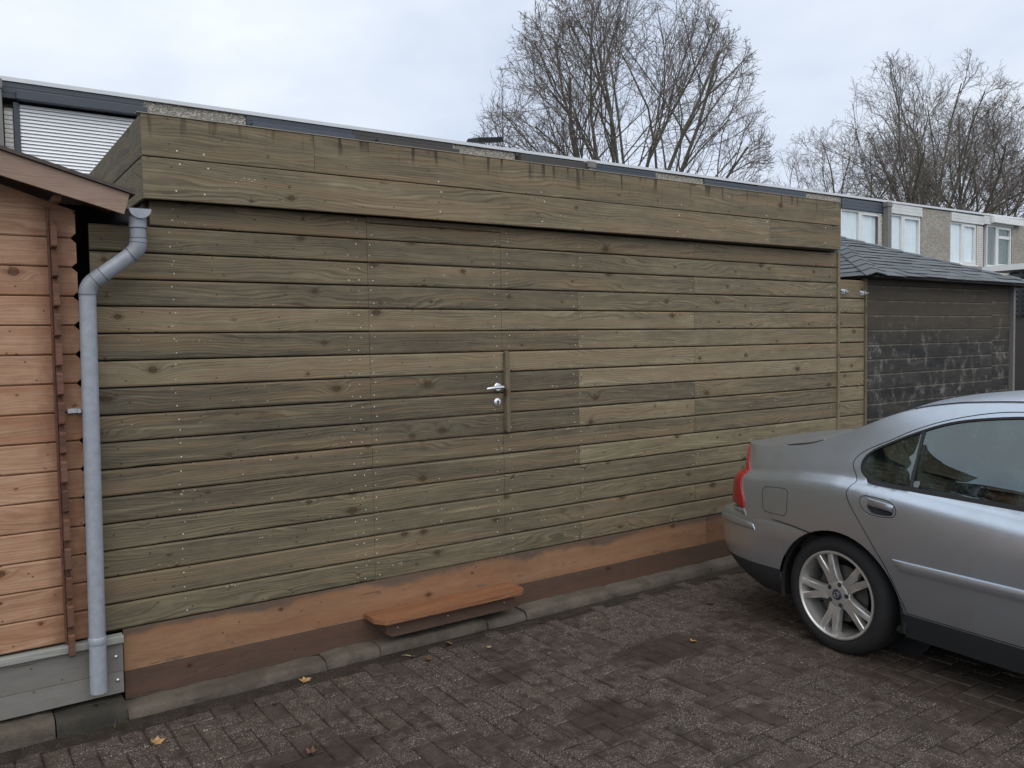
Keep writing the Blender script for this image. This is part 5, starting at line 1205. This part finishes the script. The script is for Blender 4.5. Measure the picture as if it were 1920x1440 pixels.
for side in (-1, 1):
    d1 = obj('rear_door', rim_flange(panel('rdoor', side), .02, side), m_paint, car, smooth=40)
    d2 = obj('front_door', rim_flange(panel('fdoor', side), .02, side), m_paint, car, smooth=40)
    obj('window', panel('rglass', side), m_carglass, d1, smooth=50); obj('quarter_window', panel('qglass', side), m_carglass, d1, smooth=50)
    obj('window_seal', rim_flange(panel('rseal', side), .01, side), m_seam, d1, smooth=40); obj('window_bar', rim_flange(panel('divider', side), .012, side), m_plastic, d1, smooth=40)
    obj('window', panel('fglass', side), m_carglass, d2, smooth=50); obj('window_seal', rim_flange(panel('fseal', side), .01, side), m_seam, d2, smooth=40)
    obj('sill', rim_flange(panel('sill', side), .05, side), m_plastic, car, smooth=40)
    obj('panel_gap', panel('seam', side), m_gap, car, smooth=50)
    lm = obj('tail_light', rim_flange(panel('lamp', side), .012, side), m_red, car, smooth=50); obj('clear_lens', rim_flange(panel('clear', side), .012, side), m_clear, lm, smooth=50)
    if side < 0:
        obj('fuel_flap', rim_flange(panel('flap', side), .01, side), m_paint, car, smooth=40)
    else:
        obj('side_patch', panel('flap', side), m_paint, car, smooth=40)
    hp = obj('door_handle', rim_flange(panel('hplate', side), .02, side), m_paint, d1, smooth=40)
    obj('handle_recess', panel('hcup', side), m_plastic, hp, smooth=50) if False else obj('handle_recess', panel('hcup', side), m_plastic, d1, smooth=50)
    hb_ = MB(); 
    pts = [(.222, .870, .002), (.240, .8685, .010), (.27, .867, .013), (.32, .863, .013), (.352, .858, .010), (.368, .852, .002)]
    vs = []
    for s_, z_, o_ in pts:
        for dz, do in ((.021, 0), (.019, .006), (-.006, .008), (-.014, .002), (-.014, -.004)):
            a, b, c = surf(s_, z_+dz, o_+do-.003); vs.append(world(a, b, c, side))
    n_ = 5; fs = [(i*n_+j, (i+1)*n_+j, (i+1)*n_+(j+1) % n_, i*n_+(j+1) % n_) for i in range(len(pts)-1) for j in range(n_)]
    obj('handle_grip', fix_normals(hb_.add(vs, fs)), m_paint, d1, smooth=50)
    def trim(kinds, o_, name, par):
        mp_, vs, fs = {}, [], []
        for k in kinds:
            for f in cls.get(k, []):
                q = []
                for i in f:
                    if i not in mp_:
                        mp_[i] = len(vs); a, b, c = surf(cv[i][0], cv[i][1], o_); vs.append(world(a, b, c, side))
                    q.append(mp_[i])
                if min(cv[i][0] for i in f) > -.5 and max(cv[i][0] for i in f) < 2.1: fs.append(tuple(q))
        obj(name, MB().add(vs, fs), m_seat, par, smooth=50)
    trim(('rdoor', 'hplate', 'rseal', 'divider'), -.03, 'door_trim', d1); trim(('fdoor', 'fseal'), -.03, 'door_trim', d2); trim(('body', 'seam', 'flap'), -.034, 'side_trim', body)
    # rubbing strip along the doors
    for a0, a1, dr in ((.372, 1.218, d1), (1.238, 2.13, d2)):
        vs = []; n_ = 24
        for i in range(n_+1):
            s_ = a0+(a1-a0)*i/n_; e = min(1, min(s_-a0, a1-s_)/.03+.25)
            for z_, o_ in ((.606, 0), (.602, .010*e), (.590, .015*e), (.565, .013*e), (.553, .009*e), (.549, -.001)):
                sx = s_+(.022*(1-(z_-.549)/.057) if i == 0 else 0); a, b, c = surf(sx, z_, o_); vs.append(world(a, b, c, side))
        fs = [(i*6+j, (i+1)*6+j, (i+1)*6+j+1, i*6+j+1) for i in range(n_) for j in range(5)]+[tuple(range(6)), tuple(n_*6+j for j in range(5, -1, -1))]
        obj('rubbing_strip', fix_normals(MB().add(vs, fs)), m_paint, dr, smooth=35)
# --- rear bumper, wrapping the tail, black lower half
def bump_pt(f, z, side, off=0.0):
    """f 0..1 from the wheel arch round to the centre line"""
    sa = RAS-math.sqrt(max(0, RA**2-(z-.295)**2))-.002; sb = -0.47
    l0 = itp(z, [(.20,.10),(.25,.055),(.30,.022),(.36,.004),(.42,-.006),(.60,-.008),(.645,-.004),(.665,.004),(.69,.020)])
    a = itp(z, [(.20,.22),(.25,.31),(.30,.38),(.36,.445),(.42,.475),(.60,.505),(.640,.495),(.655,.475),(.67,.43),(.69,.36)]); b = 0.22
    if f < .3: s = sa+(sb-sa)*f/.3; l = l0+(.012*(1-f/.3) if z > .3 else .012*(1-f/.3))*0.3
    elif f < .75: ph = (f-.3)/.45*math.pi/2; s = sb-(a)*math.sin(ph); l = l0+b*(1-math.cos(ph))
    else: t = (f-.75)/.25; s = sb-a-.03*math.sin(t*math.pi/2); l = (l0+b)+(HW-l0-b)*t
    return world(s, l-off, z, side)
def ztopb(f): return itp(f, [(0,.640),(.12,.655),(.3,.672),(.42,.686),(1,.686)])
ZB_ = [.215,.25,.28,.31,.34,.365,.385]; ZU = [.385,.40,.44,.48,.52,.56,.60,.625,.64,.65,.66,.67,.678,.686]
def bumper_mesh(zs, side):
    F = [k/40 for k in range(41)]; vs = []
    for f in F:
        for z in zs: vs.append(bump_pt(f, min(z, ztopb(f)) if z > .6 else z+ (0.0 if z > .39 else 0), side))
    n_ = len(zs); return MB().add(vs, [(i*n_+j, (i+1)*n_+j, (i+1)*n_+j+1, i*n_+j+1) for i in range(40) for j in range(n_-1)])
up = bumper_mesh(ZU, -1); q = bumper_mesh(ZU, 1); up.add(q.v, q.f)
lo = bumper_mesh(ZB_, -1); q = bumper_mesh(ZB_, 1); lo.add(q.v, q.f)
bp_ = obj('rear_bumper', weld(up, .0006), m_paint, car, smooth=60); obj('lower_valance', weld(lo, .0006), m_plastic, bp_, smooth=50)
for side in (-1, 1):
    vs = []; n_ = 20
    for i in range(n_+1):
        f = .335+(.74-.335)*i/n_
        for z_, o_ in ((.630, .001), (.627, .006), (.618, .009), (.596, .008), (.588, .005), (.584, 0)):
            e = 1 if i > 0 else .4; zz = z_-.012*(1-i/3) if i < 3 and z_ > .61 else z_
            vs.append(bump_pt(f+(.012*(z_-.575)/.057 if i == 0 else 0), zz, side, o_*e))
    obj('bumper_gap', MB().tube([bump_pt(f, ztopb(f)+.003, side, .004) for f in [i*.80/40 for i in range(41)]], .0042, 6), m_seam, bp_)
    obj('bumper_strip', fix_normals(MB().add(vs, [(i*6+j, (i+1)*6+j, (i+1)*6+j+1, i*6+j+1) for i in range(n_) for j in range(5)]+[tuple(range(6))])), m_paint, bp_, smooth=35)
# wheel-arch liners, floor and interior
for cs in (RAS, RAS+WB-.015):
    for side in (-1, 1):
        mb = MB(); vs = []; n_ = 28
        for k in range(n_+1):
            a = math.pi*1.06-math.pi*1.12*k/n_
            for l_, r_ in ((.020, RA-.001), (.045, RA-.006), (.05, RA+.012), (.34, RA+.01)): vs.append(world(cs+r_*math.cos(a), l_, .295+r_*math.sin(a), side))
        mb.add(vs, [(k*4+j, (k+1)*4+j, (k+1)*4+j+1, k*4+j+1) for k in range(n_) for j in range(3)])
        mb.add([world(cs+.40*math.cos(t), .34, .295+.40*math.sin(t), side) for t in [2*math.pi*k/20 for k in range(20)]], [tuple(range(20))])
        obj('wheel_arch_liner', mb, m_seam, car)
mb = MB(); mb.box(-.50, 3.2, -.76, .76, .19, .22); mb.box(-.30, 1.9, -.78, .78, .50, .60); mb.box(-.60, .22, -.62, .62, .90, .985); mb.box(-.8, .25, -.6, .6, .3, .9); mb.box(1.85, 3.0, -.62, .62, .3, .88); mb.box(1.60, 2.0, -.70, .70, .60, .93)
obj('floor_and_trim', mb, m_seat, car)
def seat(x, y, w_):
    mb = MB(); P_ = [(x+.02, .60), (x-.14, 1.10), (x-.22, 1.14), (x-.26, 1.10), (x-.13, .60)]
    mb.prism(P_, lambda p_: (p_[0], y-w_, p_[1]), lambda p_: (p_[0], y+w_, p_[1])); mb.box(x-.02, x+.48, y-w_, y+w_, .60, .70, .03)
    s_ = obj('seat', fix_normals(mb), m_seat, car)
    hr = MB().box(-.05, .05, -.13, .13, -.085, .085, .03); obj('headrest', hr, m_seat, s_, (x-.215, y, 1.235))
for y in (-.38, .38): seat(1.30, y, .25)
for y in (-.40, .40): seat(.48, y, .30)
q = toppart('roof'); obj('headliner', MB().add([(a, b*.97, c-.03) for a, b, c in q.v], q.f), m_seat, body, smooth=60)
mb = MB()
t_ = [(1.62+.185*math.cos(a)*.25, .38+.185*math.sin(a), 1.0+.185*math.cos(a)) for a in [2*math.pi*k/24 for k in range(25)]]
obj('steering_wheel', mb.tube(t_, .013, 6), m_seat, car)
# boot lid gap, bright strip added as its highlight, and roof gutter line
for side in (-1, 1):
    obj('roof_gutter', MB().tube([(p, side*(HW-lT(p)-.030), zT(p)+.0075) for p in np.arange(.30, 1.24, .04)], .0028, 6), m_seam, body)
    pts = [(p, side*(HW-lT(p)-.028-.02*(p+.5)), zT(p)+.006) for p in np.arange(-.47, -.20, .03)]
    obj('boot_seam', MB().tube(pts, [.002+.004*math.sin(math.pi*i/(len(pts)-1)) for i in range(len(pts))], 6), m_seam, body)
    obj('boot_highlight', MB().tube([(a, b-side*.012, c+.004) for a, b, c in pts[2:]], .0035, 6), m_chrome, body)
# front lamps and mirrors (outside the photograph, kept simple)
for side in (-1, 1):
    mb = MB(); mb.box(1.72, 1.86, side*.93-.09, side*.93+.09, .93, 1.05, .03); mb.box(1.78, 1.84, side*.84-.05, side*.84+.03, .92, .95); obj('door_mirror', mb, m_paint, car, smooth=50)
mb = MB(); vs = []
nz_ = [.22,.30,.40,.50,.60,.68,.76,.845]; 
for z in nz_:
    for k in range(13):
        t = -1+k/6; w_ = HW-section_l(SN, z); bul = itp(z, [(.22,.12),(.45,.26),(.6,.25),(.845,.0)]); vs.append((SN+bul*(1-abs(t)**2.6), t*w_, z))
mb.add(vs, [(i*13+k, i*13+k+1, (i+1)*13+k+1, (i+1)*13+k) for i in range(len(nz_)-1) for k in range(12)])
obj('front_bumper', fix_normals(mb), m_paint, car, smooth=50)
for side in (-1, 1):
    mb = MB(); mb.box(3.10, 3.30, side*.55-.17, side*.55+.17, .64, .76, .04); obj('headlight', mb, m_clear, car, smooth=50)
# --- wheels
def wheel(cx, side):
    w_ = empty('wheel', (cx, side*(HW-.035), .318)); w_.parent = car
    ax = Matrix.Rotation(R(90)*(1 if side < 0 else -1), 4, 'X')        # local +Z points outboard
    RT, RR = .326, .240
    prof = [(RR-.012,-.215),(RR+.02,-.222),(RT-.045,-.225),(RT-.014,-.212),(RT-.002,-.180),(RT,-.110),(RT-.002,-.045),(RT-.012,-.015),(RT-.030,-.001),(RT-.055,.006),(RR+.022,.004),(RR+.006,-.002),(RR-.006,-.010)]
    ty = obj('tyre', MB().lathe(prof, ax, 64), m_rubber, w_, smooth=50)
    gr = MB()
    for q_ in (-.155, -.115, -.070): gr.lathe([(RT-.001, q_-.004), (RT+.0006, q_-.004), (RT+.0006, q_+.004), (RT-.001, q_+.004)], ax, 64)
    obj('tread_groove', gr, m_seam, ty)
    rim = [(RR-.020,-.20),(RR-.030,-.10),(RR-.022,-.040),(RR-.016,-.020),(RR-.014,-.004),(RR-.006,.003),(RR+.001,.002),(RR+.002,-.006)]
    mb = MB().lathe(rim, ax, 64)
    # five forked spokes
    for k in range(5):
        a0 = R(112-72*k)
        def pt(r_, t, h): return ax @ Vector((r_*math.cos(a0+t), r_*math.sin(a0+t), h))
        for sg in (-1, 1):
            st_ = [(.045, .0, .62, -.032), (.075, .0, .50, -.026), (.110, .0, .345, -.022), (.135, .010, .300, -.020), (.165, .055, .285, -.018), (.195, .088, .270, -.016), (.224, .105, .258, -.015)]
            vs = []
            for r_, ti, to, h in st_:
                for t, hh in ((ti, h), (ti+.02*(r_ > .13), h+.0035), (to-.03, h+.0035), (to, h-.001), (to+.01, h-.035), (ti-.01*(r_ > .13), h-.035)): vs.append(pt(r_, sg*t, hh))
            n_ = 6; fs = [(i*n_+j, (i+1)*n_+j, (i+1)*n_+(j+1) % n_, i*n_+(j+1) % n_) for i in range(len(st_)-1) for j in range(n_)]+[tuple(range(n_)), tuple((len(st_)-1)*n_+j for j in range(n_))]
            mb.add(vs, fs)
    mb.lathe([(.0,-.020),(.050,-.021),(.068,-.023),(.078,-.030),(.080,-.05)], ax, 32)
    obj('rim', fix_normals(mb), m_alloy, w_, smooth=38)
    for k in range(5):
        a0 = R(112-36-72*k+36); c_ = ax @ Vector((.058*math.cos(a0+R(36)), .058*math.sin(a0+R(36)), -.021))
        obj('wheel_bolt', MB().lathe([(.0,.004),(.006,.004),(.0075,.0),(.0125,.0005),(.0135,-.003)], Matrix.Translation(c_) @ ax, 12), m_plastic, w_)
    hc = MB().lathe([(.0,.003),(.024,.002),(.030,-.003),(.031,-.02)], Matrix.Translation(ax @ Vector((0,0,-.016))) @ ax, 24); hub = obj('hub_cap', hc, plain('dark_blue_hub', (.03,.035,.05), .3) if 'dark_blue_hub' not in bpy.data.materials else bpy.data.materials['dark_blue_hub'], w_, smooth=40)
    em = MB().lathe([(.011,-.0125),(.014,-.0115),(.017,-.0125)], ax, 20); em.add([ax @ Vector(v) for v in ((-.017,-.010,-.0118),(-.014,-.013,-.0118),(.017,.010,-.0118),(.014,.013,-.0118))], [(0,1,2,3)])
    obj('emblem', em, m_chrome, w_)
    obj('brake_disc', MB().lathe([(.06,-.075),(.155,-.075),(.155,-.09),(.0,-.092)], ax, 40), m_disc, w_, smooth=40)
    obj('barrel', MB().lathe([(RR-.022,-.20),(RR-.022,-.06)], ax, 48), m_disc, w_, smooth=40)
    return w_
for cx in (0.0, WB):
    for side in (-1, 1): wheel(cx, side)

# ------------------------------------------------------------------ fallen leaves
def leaf(loc, rz, size, mt, label, kind, tilt=(0,0)):
    rl = random.Random(int(loc[0]*977+loc[1]*131)); vs = [(0,0,0)]; nb = 15; lob = 5 if kind == 'lobed' else 0
    for k in range(nb):
        a = 2*math.pi*k/nb; r_ = 1.0
        if lob: r_ = .62+.42*(math.cos(2.5*a)**2)
        else: r_ = .55+.45*abs(math.cos(a))
        r_ *= rl.uniform(.85, 1.1); x, y = r_*math.cos(a), r_*math.sin(a)*(0.75 if lob else 0.5)
        vs.append((x*size, y*size, size*(.42*y*y+.25*x*x*rl.uniform(.2, 1.2)+rl.uniform(-.03,.06))))
    fs = [(0, k+1, (k+1) % nb+1) for k in range(nb)]
    st = MB().add(vs, fs); o_ = len(st.v); st.v += [(x, y, z+.0012) for x, y, z in vs]; st.f += [tuple(i+o_ for i in f[::-1]) for f in fs]
    st.tube([(size*.8, 0, size*.1), (size*1.25, size*.08, size*.16), (size*1.6, size*.25, size*.05)], .0011, 4)
    o = obj('fallen_leaf', st, mt, None, (loc[0], loc[1], .004)); o.rotation_euler = (tilt[0], tilt[1], rz)
    o['label'] = label; o['category'] = 'leaf'; o['group'] = 'fallen leaves on the paving'
leaf((0.526,-0.185), .4, .036, m_leafo, 'curled orange brown lobed leaf on the paving, close to the kerb left of the step', 'lobed', (.2,.1))
leaf((1.119,-0.216), 2.2, .030, m_leafy, 'pale yellow leaf on the paving below the left end of the step', 'plain', (.3,0))
leaf((1.176,-0.318), .9, .036, m_leafb, 'dark brown crumpled leaf beside the pale yellow one below the step', 'lobed', (.25,.2))
leaf((1.390,-0.178), 1.2, .030, m_leafo, 'tan curled leaf close to the kerb under the middle of the step', 'lobed', (.4,.2))
leaf((1.540,-0.365), .2, .019, m_leafy, 'smallest pale yellow leaf, on the paving right of the tan curled one', 'plain', (.2,.2))
leaf((2.524,-1.001), .5, .030, m_leafo, 'light tan lobed leaf lying alone on the paving, left of the car wheel', 'lobed', (.15,.2))
leaf((3.114,-0.591), 1.8, .032, m_leafb, 'dark reddish brown leaf on the paving near the rear bumper', 'lobed', (.1,.1))
leaf((-0.241,-0.431), .3, .030, m_leafo, 'orange brown folded leaf on the paving, nearest to the rain pipe foot', 'lobed', (.5,.1))
leaf((0.304,-0.371), 2.0, .020, m_leafb, 'tiny dark brown leaf between the two orange brown leaves at the left', 'plain', (.3,.3))
leaf((0.273,-0.925), 1.0, .034, m_leafb, 'flat dark red brown leaf at the bottom edge of the picture', 'lobed', (.1,.05))
leaf((-0.43,-0.065), 1.3, .026, m_leafb, 'grey brown withered leaf on the kerb directly under the rain pipe', 'plain', (.6,.3))
bpy.data.objects['fallen_leaf.010'].location.z = .088
# soil and sand washed against the kerb, hiding the joints
rd = random.Random(9); mb = MB(); top_, bot_ = [], []; x = -2.4; w0 = .12
while x < 6.0:
    w0 += rd.uniform(-.022, .022); lim = (.10, .30) if x < 0.3 else (.035, .13); w0 = max(lim[0], min(lim[1], w0))
    top_.append((x, -.112, .0035)); bot_.append((x+rd.uniform(-.01,.01), -.125-w0, -.003)); x += .035
n_ = len(top_); md_ = [(a[0], -.125-(-.125-b[1])*.6, .0022) for a, b in zip(top_, bot_)]
mb.add(top_+md_+bot_, [(i+k*n_, i+1+k*n_, i+1+(k+1)*n_, i+(k+1)*n_) for k in (0, 1) for i in range(n_-1)])
obj('soil', mb, m_soil, None, kind='stuff', chips=0.35, tone=0.1)
# moss along the foot of the kerb
rm_ = random.Random(4); mb = MB()
for k in range(900):
    x = rm_.choice((rm_.gauss(-.42,.10), rm_.gauss(-.36,.05), rm_.uniform(-1.0,4.0))); y = -.126-abs(rm_.gauss(0,.012)); z = -.004
    if x < -.25: y -= .010+abs(rm_.gauss(0, .02))
    a = rm_.uniform(0, 6.28); h = rm_.uniform(.003, .011); w_ = rm_.uniform(.002, .005)
    mb.add([(x-w_*math.cos(a), y-w_*math.sin(a), z), (x+w_*math.cos(a), y+w_*math.sin(a), z), (x+rm_.uniform(-.004,.004), y+rm_.uniform(-.004,.004), z+h)], [(0,1,2)])
obj('moss', mb, m_moss, None, kind='stuff')
mb = MB()
for bx, by in ((1.62,-.13), (2.30,-.135), (2.72,-.128), (.93,-.14), (3.30,-.13), (-.72,-.16), (-.36,-.17), (-.31,-.15), (.40,-.14), (-1.1,-.17)):
    for k in range(9):
        a = rm_.uniform(0, 6.28); h = rm_.uniform(.012, .034); x = bx+rm_.gauss(0,.012); y = by+rm_.gauss(0,.006); dx, dy = h*.6*math.cos(a), h*.4*math.sin(a); w_ = .0013
        mb.add([(x-w_, y, 0), (x+w_, y, 0), (x+dx*.5+w_*.7, y+dy*.5, h*.7), (x+dx*.5-w_*.7, y+dy*.5, h*.7), (x+dx, y+dy, h)], [(0,1,2,3), (3,2,4)])
obj('weeds', mb, m_moss, None, kind='stuff')
mb = MB()
for k in range(420):                                 # crumbs of leaf and grit lying about
    x = rm_.uniform(-1.6, 4.2); y = -.13-abs(rm_.gauss(0, .10)) if rm_.random() < .7 else rm_.uniform(-2.4, -.15); q_ = rm_.uniform(.0015, .0055); a = rm_.uniform(0, 6.28)
    mb.add([(x+q_*math.cos(a+i*2.09+rm_.uniform(-.4,.4)), y+q_*math.sin(a+i*2.09), .003+rm_.uniform(0, .003)) for i in range(3)]+[(x, y, .004+q_*.6)], [(0,1,3), (1,2,3), (2,0,3)])
obj('leaf_litter', mb, m_leafb, None, kind='stuff')
for o in bpy.data.objects:
    if o.get('mv'): del o['mv']
